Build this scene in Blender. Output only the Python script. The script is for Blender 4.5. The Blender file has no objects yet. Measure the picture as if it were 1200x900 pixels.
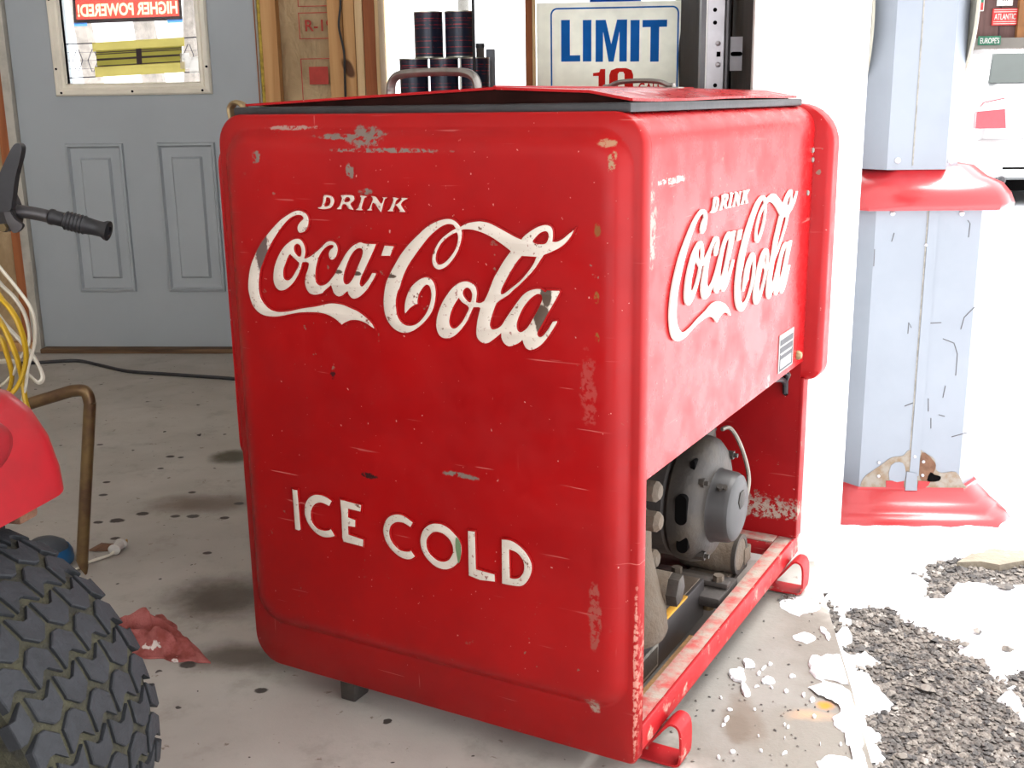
import bpy, bmesh, math, random
from mathutils import Vector, Matrix, noise

# ---------------------------------------------------------------- camera, world, light
scene = bpy.context.scene
FPX = 1321.9077
YAW, PITCH, ROLL = math.radians(-4.177), math.radians(14.101), math.radians(-0.841)
CAM = Vector((0.0, 0.0, 0.9595))
_f = Vector((math.sin(YAW)*math.cos(PITCH), math.cos(YAW)*math.cos(PITCH), -math.sin(PITCH)))
_r0 = Vector((math.cos(YAW), -math.sin(YAW), 0)); _u0 = _r0.cross(_f)
RIGHT = _r0*math.cos(ROLL)+_u0*math.sin(ROLL); UP = -_r0*math.sin(ROLL)+_u0*math.cos(ROLL); FWD = _f
cam_data = bpy.data.cameras.new('camera'); cam = bpy.data.objects.new('camera', cam_data)
scene.collection.objects.link(cam)
cam_data.sensor_width = 36; cam_data.sensor_fit = 'HORIZONTAL'; cam_data.lens = FPX/1200*36
cam_data.clip_start = 0.02; cam_data.clip_end = 300
m = Matrix((RIGHT, UP, -FWD)).transposed().to_4x4(); m.translation = CAM
cam.matrix_world = m
scene.camera = cam

world = bpy.data.worlds.new('overcast_sky'); scene.world = world; world.use_nodes = True
bg = world.node_tree.nodes['Background']
bg.inputs[0].default_value = (0.985, 0.985, 1.0, 1); bg.inputs[1].default_value = 1.0
sun_d = bpy.data.lights.new('hazy_sun', 'SUN'); sun = bpy.data.objects.new('hazy_sun', sun_d)
scene.collection.objects.link(sun)
sun_d.energy = 2.6; sun_d.angle = math.radians(40); sun_d.color = (1.0, 0.985, 0.96)
sun.rotation_euler = Vector((-0.25, -0.25, -0.93)).to_track_quat('-Z', 'Y').to_euler()
scene.view_settings.view_transform = 'Standard'; scene.view_settings.look = 'None'
scene.view_settings.gamma = 1.0; scene.view_settings.use_curve_mapping = False
scene.view_settings.exposure = 1.75

# ---------------------------------------------------------------- photo geometry
def ray(x, y): return FWD + RIGHT*((x-600)/FPX) + UP*((450-y)/FPX)
def on(x, y, p0, n):
    d = ray(x, y); t = (Vector(p0)-CAM).dot(n)/d.dot(n); return CAM+d*t
def G(x, y, z=0.0): return on(x, y, (0, 0, z), Vector((0, 0, 1)))
def AY(x, y, Y): return on(x, y, (0, Y, 0), Vector((0, 1, 0)))
def px_of(P):
    d = Vector(P)-CAM; z = d.dot(FWD); return 600+FPX*d.dot(RIGHT)/z, 450-FPX*d.dot(UP)/z
CA = math.radians(-25)
CO = Vector((-0.567, 1.714, 0)); CU = Vector((math.cos(CA), math.sin(CA), 0)); CV = Vector((-math.sin(CA), math.cos(CA), 0))
W, D, H, ZB = 0.696, 0.816, 0.945, 0.045
def FR(x, y, v=0.0):
    p = on(x, y, CO+CV*v, CV)-CO; return p.dot(CU), p.z
def SD(x, y, u=W):
    p = on(x, y, CO+CU*u, CU)-CO; return p.dot(CV), p.z

# ---------------------------------------------------------------- materials
def lin(c):
    return tuple(((v/255)/12.92 if v/255 <= 0.04045 else ((v/255+0.055)/1.055)**2.4) for v in c)
class NT:
    def __init__(s, mat): s.t = mat.node_tree; s.n = s.t.nodes; s.l = s.t.links; s.coord = None
    def new(s, typ, **kw):
        nd = s.n.new(typ)
        for k, v in kw.items(): setattr(nd, k, v)
        return nd
    def link(s, a, b): s.l.new(a, b)
    def co(s):
        if not s.coord: s.coord = s.new('ShaderNodeTexCoord').outputs['Object']
        return s.coord
    def noise(s, scale, detail=3, rough=0.55, vec=None, dist=0.0):
        nd = s.new('ShaderNodeTexNoise'); nd.inputs['Scale'].default_value = scale
        nd.inputs['Detail'].default_value = detail; nd.inputs['Roughness'].default_value = rough
        nd.inputs['Distortion'].default_value = dist
        s.link(vec or s.co(), nd.inputs['Vector']); return nd.outputs[0]
    def scaled(s, sx, sy, sz, rz=0.0, ry=0.0):
        mp = s.new('ShaderNodeMapping'); mp.inputs['Scale'].default_value = (sx, sy, sz)
        mp.inputs['Rotation'].default_value = (0, ry, rz)
        s.link(s.co(), mp.inputs['Vector']); return mp.outputs[0]
    def ramp(s, fac, a, b, va=0.0, vb=1.0):
        nd = s.new('ShaderNodeMapRange'); nd.interpolation_type = 'SMOOTHSTEP'
        nd.inputs['From Min'].default_value = a; nd.inputs['From Max'].default_value = b
        nd.inputs['To Min'].default_value = va; nd.inputs['To Max'].default_value = vb
        s.link(fac, nd.inputs['Value']); return nd.outputs[0]
    def math(s, op, a, b=None):
        nd = s.new('ShaderNodeMath', operation=op)
        for i, v in enumerate((a, b)):
            if v is None: continue
            if isinstance(v, (int, float)): nd.inputs[i].default_value = v
            else: s.link(v, nd.inputs[i])
        return nd.outputs[0]
    def mix(s, fac, a, b):
        nd = s.new('ShaderNodeMix', data_type='RGBA')
        if isinstance(fac, (int, float)): nd.inputs[0].default_value = fac
        else: s.link(fac, nd.inputs[0])
        for i, v in ((6, a), (7, b)):
            if isinstance(v, tuple): nd.inputs[i].default_value = (*v[:3], 1)
            else: s.link(v, nd.inputs[i])
        return nd.outputs[2]
    def blob(s, cx, cy, cz, rx, ry, rz, edge=0.35, nscale=30, namp=0.7):
        """mask of an irregular spot round a point of the surface (its own shape, a stain or a chip)"""
        mp = s.new('ShaderNodeMapping', vector_type='TEXTURE')
        mp.inputs['Location'].default_value = (cx, cy, cz); mp.inputs['Scale'].default_value = (rx, ry, rz)
        s.link(s.co(), mp.inputs['Vector'])
        ln = s.new('ShaderNodeVectorMath', operation='LENGTH'); s.link(mp.outputs[0], ln.inputs[0])
        nz = s.noise(nscale, 4, 0.65)
        v = s.math('ADD', ln.outputs['Value'], s.math('MULTIPLY', s.math('SUBTRACT', nz, 0.5), namp*2))
        return s.ramp(v, 1.0-edge, 1.0+edge, 1.0, 0.0)
    def bump(s, h, strength, dist=0.01):
        nd = s.new('ShaderNodeBump'); nd.inputs['Strength'].default_value = strength
        nd.inputs['Distance'].default_value = dist; s.link(h, nd.inputs['Height']); return nd.outputs[0]
MATS = {}
def base_mat(name, rough=0.6, metal=0.0, spec=0.5, coat=0.0):
    m = bpy.data.materials.new(name); m.use_nodes = True
    b = m.node_tree.nodes['Principled BSDF']
    b.inputs['Roughness'].default_value = rough; b.inputs['Metallic'].default_value = metal
    b.inputs['Specular IOR Level'].default_value = spec; b.inputs['Coat Weight'].default_value = coat
    b.inputs['Coat Roughness'].default_value = 0.15
    MATS[name] = m; return m, b, NT(m)
def simple(name, rgb, rough=0.6, metal=0.0, var=0.15, scale=12.0, bump=0.0, bscale=60.0, spec=0.5, rgb2=None, coat=0.0, vec=None):
    """procedural material: sRGB colour with a noise-driven second tone and optional fine relief"""
    m, b, n = base_mat(name, rough, metal, spec, coat)
    c = lin(rgb); c2 = lin(rgb2) if rgb2 else tuple(v*(1-var*2) for v in c)
    v = n.scaled(*vec) if vec else None
    n.link(n.mix(n.ramp(n.noise(scale, 4, 0.6, v), 0.35, 0.7), c, c2), b.inputs['Base Color'])
    if bump: n.link(n.bump(n.noise(bscale, 3, 0.6, v), bump), b.inputs['Normal'])
    return m

def red_paint(name, extra=(), rgb=(151, 12, 14), wear=0.62, rough=0.36, dust=0.0, spec=0.2, coat=0.03):
    m, b, n = base_mat(name, rough, 0, spec, coat)
    c = n.mix(n.ramp(n.noise(5, 4, 0.6), 0.3, 0.75), lin(rgb), lin((rgb[0]-16, rgb[1]-2, rgb[2]-1)))
    # long thin scratches
    for sx, sy, sz, ry, th in ((5, 5, 160, 0.25, 0.70), (7, 7, 220, -0.5, 0.72), (120, 120, 4, 0.15, 0.74)):
        mask = n.ramp(n.noise(1.0, 2, 0.5, n.scaled(sx, sy, sz, 0, ry)), th, th+0.02)
        mask = n.math('MULTIPLY', mask, n.ramp(n.noise(6, 2), 0.48, 0.60))
        c = n.mix(n.math('MULTIPLY', mask, 0.55), c, lin((196, 120, 112)))
    # small chips down to grey metal
    chips = n.ramp(n.noise(46, 3, 0.7), wear+0.06, wear+0.09)
    chips = n.math('MULTIPLY', chips, n.ramp(n.noise(3.5, 2), 0.45, 0.62))
    c = n.mix(chips, c, lin((120, 92, 80)))
    c = n.mix(n.math('MULTIPLY', n.ramp(n.noise(150, 2), 0.74, 0.77), 0.8), c, lin((205, 150, 140)))
    if dust: c = n.mix(n.ramp(n.noise(22, 4, 0.7), 0.62-dust*0.25, 0.75-dust*0.2), c, lin((186, 168, 152)))
    for (cx, cy, cz, rx, ry, rz, col) in extra:
        c = n.mix(n.math('MULTIPLY', n.blob(cx, cy, cz, rx, ry, rz, 0.2, 75, 1.1), n.ramp(n.noise(130, 3, 0.6), 0.40, 0.52)), c, lin(col))
    n.link(c, b.inputs['Base Color'])
    n.link(n.ramp(n.noise(18, 4), 0.3, 0.8, rough-0.06, rough+0.14), b.inputs['Roughness'])
    n.link(n.bump(n.noise(9, 3, 0.5), 0.12, 0.006), b.inputs['Normal'])
    return m
GREY = (112, 100, 92)
def fpx(x, y, rx, rz, col=GREY):
    u, z = FR(x, y, -0.01); return (u, -0.01, z, rx, 0.3, rz, col)
red_paint('front_red', [fpx(428, 160, 0.028, 0.014), fpx(405, 160, 0.05, 0.004), fpx(305, 184, 0.008, 0.008),
    fpx(455, 176, 0.09, 0.003), fpx(712, 168, 0.012, 0.005, (150, 110, 84)), fpx(719, 190, 0.005, 0.011, (140, 112, 84)),
    fpx(703, 268, 0.004, 0.008, (120, 70, 34)), fpx(702, 348, 0.003, 0.006, (124, 76, 34)), fpx(703, 395, 0.003, 0.008, (124, 76, 34)),
    fpx(437, 556, 0.013, 0.004, (46, 26, 26)), fpx(394, 438, 0.005, 0.008, (60, 24, 26)), fpx(545, 556, 0.03, 0.004),
    fpx(414, 199, 0.006, 0.010), fpx(432, 224, 0.012, 0.004), fpx(693, 460, 0.010, 0.045, (150, 52, 48)),
    fpx(700, 720, 0.008, 0.05, (140, 66, 58)), fpx(694, 828, 0.010, 0.012, (140, 120, 108)), fpx(741, 800, 0.003, 0.12, (186, 120, 108)),
    fpx(340, 150, 0.05, 0.003, (150, 120, 110))])
red_paint('red_paint', rgb=(160, 16, 20), wear=0.60)
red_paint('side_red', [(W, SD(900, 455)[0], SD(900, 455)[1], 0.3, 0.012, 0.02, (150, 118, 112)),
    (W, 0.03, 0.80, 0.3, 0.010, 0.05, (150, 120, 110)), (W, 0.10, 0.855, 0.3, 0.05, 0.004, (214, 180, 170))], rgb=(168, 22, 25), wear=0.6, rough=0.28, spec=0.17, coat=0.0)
red_paint('rail_red', rgb=(178, 34, 38), dust=0.25, rough=0.45)
red_paint('inner_red', [(0.56, D, 0.156, 0.16, 0.3, 0.024, (150, 128, 118)), (0.60, D, 0.150, 0.10, 0.3, 0.016, (164, 146, 134))], rgb=(150, 14, 18), rough=0.5)
simple('rail_dust', (158, 146, 134), 0.8, 0, 0.1, 30, 0.2, 120, rgb2=(176, 70, 66))
def white_paint():
    m, b, n = base_mat('letter_white', 0.42, 0, 0.5)
    c = n.mix(n.ramp(n.noise(8, 3), 0.3, 0.7), lin((206, 196, 184)), lin((188, 178, 166)))
    c = n.mix(n.ramp(n.noise(70, 4, 0.7), 0.63, 0.68), c, lin((108, 74, 60)))
    c = n.mix(n.math('MULTIPLY', n.ramp(n.noise(170, 3, 0.7), 0.62, 0.66), 0.7), c, lin((120, 36, 34)))
    u, z = FR(312, 283, -0.01)
    c = n.mix(n.blob(u, -0.01, z, 0.012, 0.2, 0.05, 0.1, 60, 0.5), c, lin((88, 74, 70)))
    for x, y, rx, rz in ((462, 322, 0.012, 0.003), (401, 317, 0.010, 0.003), (423, 319, 0.009, 0.003), (640, 372, 0.012, 0.02), (645, 345, 0.008, 0.015)):
        u, z = FR(x, y, -0.01)
        c = n.mix(n.blob(u, -0.01, z, rx, 0.2, rz, 0.12, 80, 0.45), c, lin((76, 62, 52)))
    n.link(c, b.inputs['Base Color'])
white_paint()
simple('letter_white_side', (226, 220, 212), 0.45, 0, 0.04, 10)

def concrete():
    m, b, n = base_mat('concrete', 0.75, 0, 0.4)
    c = n.mix(n.ramp(n.noise(1.6, 5, 0.6), 0.3, 0.7), lin((186, 181, 174)), lin((166, 161, 154)))
    c = n.mix(n.math('MULTIPLY', n.ramp(n.noise(9, 5, 0.7), 0.5, 0.75), 0.6), c, lin((143, 137, 129)))
    c = n.mix(n.math('MULTIPLY', n.ramp(n.noise(30, 4, 0.7), 0.64, 0.70), 0.7), c, lin((104, 86, 70)))
    c = n.mix(n.ramp(n.noise(26, 2, 0.4), 0.735, 0.75), c, lin((60, 54, 50)))
    c = n.mix(n.ramp(n.noise(70, 2, 0.4), 0.76, 0.775), c, lin((48, 42, 40)))
    def st(x, y, rx, ry, col, edge=0.4, ns=14, na=0.5):
        nonlocal c
        p = G(x, y)
        c = n.mix(n.blob(p.x, p.y, 0, rx, ry, 0.2, edge, ns, na), c, lin(col))
    st(262, 700, 0.10, 0.09, (92, 84, 76), 0.6); st(285, 770, 0.10, 0.05, (96, 88, 80), 0.6)
    st(240, 590, 0.12, 0.06, (120, 108, 98), 0.7); st(275, 535, 0.06, 0.06, (90, 84, 70), 0.5)
    for x, y, r in ((167, 602, 0.012), (137, 610, 0.014), (115, 612, 0.009), (121, 580, 0.009), (226, 605, 0.012), (205, 605, 0.009),
                    (225, 577, 0.008), (263, 607, 0.009), (243, 648, 0.008), (220, 779, 0.012), (306, 809, 0.009), (117, 521, 0.008),
                    (200, 535, 0.010), (212, 536, 0.007), (188, 549, 0.007), (125, 565, 0.008), (135, 631, 0.009), (280, 590, 0.01)):
        st(x, y, r*1.25, r, (66, 60, 56), 0.2, 60, 0.4)
    # damp doorway zone, its colour deepened to offset strong light, and a rust mark
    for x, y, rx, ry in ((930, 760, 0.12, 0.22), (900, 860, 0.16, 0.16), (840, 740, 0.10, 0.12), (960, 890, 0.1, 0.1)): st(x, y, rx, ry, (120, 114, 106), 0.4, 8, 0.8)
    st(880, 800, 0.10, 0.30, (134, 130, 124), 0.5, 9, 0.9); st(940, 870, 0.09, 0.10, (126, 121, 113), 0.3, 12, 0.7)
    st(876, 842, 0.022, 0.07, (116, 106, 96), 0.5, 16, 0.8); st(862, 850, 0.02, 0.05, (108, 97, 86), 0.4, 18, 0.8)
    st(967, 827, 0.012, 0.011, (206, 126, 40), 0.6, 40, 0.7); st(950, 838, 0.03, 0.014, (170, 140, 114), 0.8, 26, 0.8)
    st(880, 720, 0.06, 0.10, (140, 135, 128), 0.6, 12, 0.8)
    n.link(c, b.inputs['Base Color'])
    n.link(n.ramp(n.noise(5, 4), 0.3, 0.7, 0.5, 0.85), b.inputs['Roughness'])
    n.link(n.bump(n.noise(60, 4, 0.7), 0.25, 0.004), b.inputs['Normal'])
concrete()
simple('snow', (246, 248, 252), 0.7, 0, 0.02, 20, 0.3, 50, spec=0.2)
def gravel_mats():
    m, b, n = base_mat('gravel', 0.85, 0, 0.3)
    vo = n.new('ShaderNodeTexVoronoi'); vo.inputs['Scale'].default_value = 75; n.link(n.co(), vo.inputs['Vector'])
    c = n.mix(vo.outputs['Color'], lin((74, 70, 68)), lin((120, 112, 106)))
    n.link(c, b.inputs['Base Color']); n.link(n.bump(vo.outputs['Distance'], 0.9, 0.012), b.inputs['Normal'])
    m, b, n = base_mat('stone', 0.8, 0, 0.3)
    vo = n.new('ShaderNodeTexVoronoi'); vo.inputs['Scale'].default_value = 60; n.link(n.co(), vo.inputs['Vector'])
    sep = n.new('ShaderNodeSeparateColor'); n.link(vo.outputs['Color'], sep.inputs[0])
    c = n.mix(n.ramp(sep.outputs[0], 0.1, 0.9), lin((78, 75, 74)), lin((126, 119, 112)))
    c = n.mix(n.ramp(sep.outputs[1], 0.9, 0.97), c, lin((150, 144, 138)))
    n.link(c, b.inputs['Base Color'])
gravel_mats()
def wood(name, a, b_, stretch=(14, 14, 0.8)):
    m, b, n = base_mat(name, 0.7, 0, 0.3)
    g = n.noise(2.2, 5, 0.6, n.scaled(*stretch), 0.6)
    c = n.mix(n.ramp(g, 0.3, 0.7), lin(a), lin(b_))
    c = n.mix(n.ramp(n.noise(7, 1, 0.3), 0.74, 0.78), c, lin((96, 62, 40)))
    n.link(c, b.inputs['Base Color'])
wood('pine', (206, 160, 108), (182, 132, 82)); wood('pine_red', (170, 104, 64), (142, 80, 48)); wood('pine_pale', (222, 190, 146), (204, 168, 122))
wood('threshold_wood', (120, 92, 66), (72, 54, 40), (1, 14, 14))
def kraft():
    m, b, n = base_mat('kraft_paper', 0.75, 0, 0.3)
    c = n.mix(n.ramp(n.noise(5, 5, 0.65, n.scaled(1, 1, 0.5)), 0.3, 0.7), lin((196, 170, 132)), lin((160, 134, 100)))
    n.link(c, b.inputs['Base Color']); n.link(n.bump(n.noise(10, 4, 0.6, n.scaled(1, 1, 0.6), 1.0), 0.9, 0.03), b.inputs['Normal'])
kraft()
simple('foam', (196, 168, 70), 0.9, 0, 0.2, 40, 0.8, 90)
simple('print_red', (186, 66, 56), 0.8, 0, 0.08, 30)
simple('wall_board', (214, 206, 194), 0.85, 0, 0.08, 3, 0.1, 40)
simple('ceiling_board', (206, 202, 194), 0.9, 0, 0.05, 3)
simple('shade_toned_boards', (60, 50, 45), 0.85, 0, 0.2, 5, 0.3, 30, vec=(12, 12, 1))  # coloured dark to stand for an inner wall face that gets little light
simple('door_grey', (162, 168, 172), 0.45, 0, 0.03, 3, 0.05, 200)
simple('lite_frame', (242, 234, 216), 0.5, 0, 0.06, 8)
simple('jamb_paint', (188, 182, 170), 0.6, 0, 0.12, 14)
simple('white_trim', (240, 240, 238), 0.5, 0, 0.02, 4)
simple('black_hole', (9, 8, 8), 0.9, spec=0.05)
simple('lead_came', (70, 66, 90), 0.5, 0.4)
simple('yellow_card', (176, 164, 82), 0.7, 0, 0.08, 10); simple('olive_card', (104, 98, 36), 0.7, 0, 0.12, 12)
simple('dark_purple', (58, 38, 44), 0.7); simple('cream', (236, 214, 158), 0.7, 0, 0.04); simple('sign_red', (190, 62, 52), 0.55, 0, 0.05)
simple('black_rubber', (38, 38, 42), 0.45, 0, 0.15, 30); simple('gasket', (38, 38, 41), 0.5, 0, 0.25, 20, 0.1)
simple('lid_gap_shade', (40, 17, 14), 0.95, 0, 0.2, 20, spec=0.1)
simple('cast_metal', (150, 144, 139), 0.35, 0.75, 0.1, 25, 0.15, 120)
simple('galvanized', (196, 194, 198), 0.42, 0.55, 0.08, 14)
simple('steel_dark', (94, 92, 94), 0.4, 0.7, 0.1, 14)
simple('brass_dull', (146, 126, 92), 0.45, 0.6, 0.15, 30)
simple('machine_grey', (50, 46, 43), 0.55, 0.1, 0.14, 14, 0.15, 90, rgb2=(66, 59, 51), spec=0.35)
simple('machine_dark', (52, 47, 45), 0.65, 0.1, 0.15, 12, 0.15, 80, rgb2=(70, 62, 54))
simple('machine_dusty', (92, 82, 71), 0.85, 0, 0.12, 22, 0.3, 110, rgb2=(86, 72, 58))
simple('machine_cap', (48, 46, 46), 0.45, 0.1, 0.08, 14, spec=0.4)
simple('rust', (114, 82, 62), 0.85, 0, 0.2, 30, 0.4, 120, rgb2=(92, 62, 44))
simple('rusty_tray', (166, 122, 74), 0.85, 0, 0.15, 12, 0.3, 100, rgb2=(126, 104, 84))
simple('ochre', (204, 150, 48), 0.8, 0, 0.15, 40)
simple('black_iron', (54, 50, 50), 0.55, 0.3, 0.1, 20)
simple('plate_metal', (150, 146, 138), 0.5, 0.4, 0.2, 60)
simple('copper_grey', (142, 134, 124), 0.4, 0.6, 0.08, 30)
simple('tire_rubber', (46, 48, 52), 0.75, 0, 0.10, 40, 0.2, 160, rgb2=(39, 41, 44), spec=0.3)
simple('tire_groove', (62, 60, 44), 0.95, 0, 0.2, 40, 0.5, 140, rgb2=(38, 37, 31))
simple('mower_red', (146, 24, 32), 0.38, 0, 0.06, 20, coat=0.2, rgb2=(134, 26, 32)); simple('mower_red_dark', (128, 20, 28), 0.45, 0, 0.1, 20)
simple('rim_white', (214, 210, 200), 0.5, 0, 0.1, 10)
simple('pipe_brown', (104, 80, 62), 0.38, 0.65, 0.2, 18, rgb2=(132, 108, 72))
simple('cord_white', (222, 216, 200), 0.5, 0, 0.05); simple('cord_yellow', (204, 164, 32), 0.45, 0, 0.08, 20)
simple('plastic_white', (222, 218, 212), 0.4); simple('plate_grey', (150, 148, 146), 0.5); simple('plate_print', (64, 64, 68), 0.6); simple('brass', (180, 140, 70), 0.35, 0.9)
simple('blue_plastic', (32, 92, 140), 0.4, 0, 0.1); simple('dark_slate', (66, 72, 80), 0.6, 0, 0.15)
simple('snow_fleck', (236, 234, 232), 0.7)
def paper(name, rgb):
    m = bpy.data.materials.new(name); m.use_nodes = True; n = NT(m)
    for nd in list(n.n):
        if nd.type == 'BSDF_PRINCIPLED': n.n.remove(nd)
    out = [x for x in n.n if x.type == 'OUTPUT_MATERIAL'][0]
    c = n.mix(n.ramp(n.noise(14, 3), 0.3, 0.7), lin(rgb), tuple(v*0.9 for v in lin(rgb)))
    df = n.new('ShaderNodeBsdfDiffuse'); tl = n.new('ShaderNodeBsdfTranslucent'); mx = n.new('ShaderNodeMixShader'); mx.inputs[0].default_value = 0.6
    n.link(c, df.inputs[0]); n.link(c, tl.inputs[0]); n.link(df.outputs[0], mx.inputs[1]); n.link(tl.outputs[0], mx.inputs[2]); n.link(mx.outputs[0], out.inputs[0]); MATS[name] = m
paper('yellow_paper', (206, 190, 110)); paper('olive_paper', (150, 140, 66)); paper('red_paper', (190, 70, 60)); paper('cream_paper', (246, 226, 176)); paper('blue_tape', (90, 150, 230)); paper('clear_tape', (240, 234, 228))
def rag_mat():
    m, b, n = base_mat('rag_red', 0.95, 0, 0.1)
    c = n.mix(n.ramp(n.noise(30, 4), 0.35, 0.7), lin((172, 102, 98)), lin((138, 70, 64)))
    c = n.mix(n.ramp(n.noise(24, 3, 0.6), 0.66, 0.69), c, lin((226, 214, 208)))
    n.link(c, b.inputs['Base Color']); n.link(n.bump(n.noise(300, 3), 0.5), b.inputs['Normal'])
rag_mat()
def can_mat():
    m, b, n = base_mat('can_print', 0.3, 0.2, 0.5)
    lines = n.ramp(n.noise(1.0, 1, 0.3, n.scaled(0.01, 0.01, 230)), 0.56, 0.60)
    gate = n.ramp(n.noise(1.0, 2, 0.7, n.scaled(60, 60, 220)), 0.42, 0.5)
    c = n.mix(n.math('MULTIPLY', lines, gate), lin((34, 42, 62)), lin((172, 40, 52)))
    n.link(c, b.inputs['Base Color'])
can_mat()
simple('can_rim', (190, 190, 176), 0.35, 0.8); 
simple('sign_blue_enamel', (30, 96, 176), 0.5, 0, 0.03); simple('sign_scarlet', (196, 42, 40), 0.5, 0, 0.04); paper('sign_cream', (240, 236, 220)); paper('sign_blue', (36, 108, 196)); paper('sign_red_print', (214, 44, 40))
simple('pump_blue', (134, 140, 149), 0.45, 0, 0.03, 4, rgb2=(128, 134, 143)); simple('pump_red', (168, 30, 36), 0.3, 0, 0.06, 6, coat=0.4)
simple('pump_bare', (140, 134, 124), 0.7, 0, 0.12, 40, rgb2=(122, 100, 76)); simple('pump_white', (150, 146, 132), 0.35, 0, 0.05, 10)
simple('car_white', (176, 178, 178), 0.25, 0, 0.02, 3, coat=0.5); simple('car_glass', (34, 46, 44), 0.12, 0, 0.1, 2, spec=0.08)
simple('tail_red', (186, 24, 40), 0.2, 0, 0.08, 30, coat=0.6); simple('tail_clear', (216, 206, 206), 0.15)
simple('store_wall', (98, 72, 68), 0.85, 0, 0.12, 2, vec=(10, 1, 1)); simple('store_wood', (140, 92, 48), 0.7, 0, 0.15, 6)
simple('store_grey', (120, 115, 108), 0.8, 0, 0.08, 3); simple('store_green', (22, 104, 74), 0.5); simple('store_white', (206, 206, 200), 0.6)
simple('bark', (150, 140, 132), 0.9, 0, 0.2, 8, 0.6, 30); simple('rope', (70, 50, 42), 0.9, 0, 0.25, 40, 0.8, 160)
simple('rail_stone', (142, 132, 116), 0.9, 0, 0.12, 12, 0.5, 60); simple('leaf_green', (104, 130, 92), 0.6); simple('chip_cream', (214, 204, 184), 0.6, 0, 0.08, 60)
def glass():
    m = bpy.data.materials.new('window_glass'); m.use_nodes = True; n = NT(m)
    for nd in list(n.n):
        if nd.type == 'BSDF_PRINCIPLED': n.n.remove(nd)
    out = [x for x in n.n if x.type == 'OUTPUT_MATERIAL'][0]
    tr = n.new('ShaderNodeBsdfTransparent'); tr.inputs[0].default_value = (0.93, 0.95, 0.95, 1)
    gl = n.new('ShaderNodeBsdfGlossy'); gl.inputs['Roughness'].default_value = 0.02
    fr = n.new('ShaderNodeFresnel'); fr.inputs[0].default_value = 1.45
    mx = n.new('ShaderNodeMixShader'); n.link(fr.outputs[0], mx.inputs[0]); n.link(tr.outputs[0], mx.inputs[1]); n.link(gl.outputs[0], mx.inputs[2])
    n.link(mx.outputs[0], out.inputs[0]); MATS['window_glass'] = m
glass()

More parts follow.
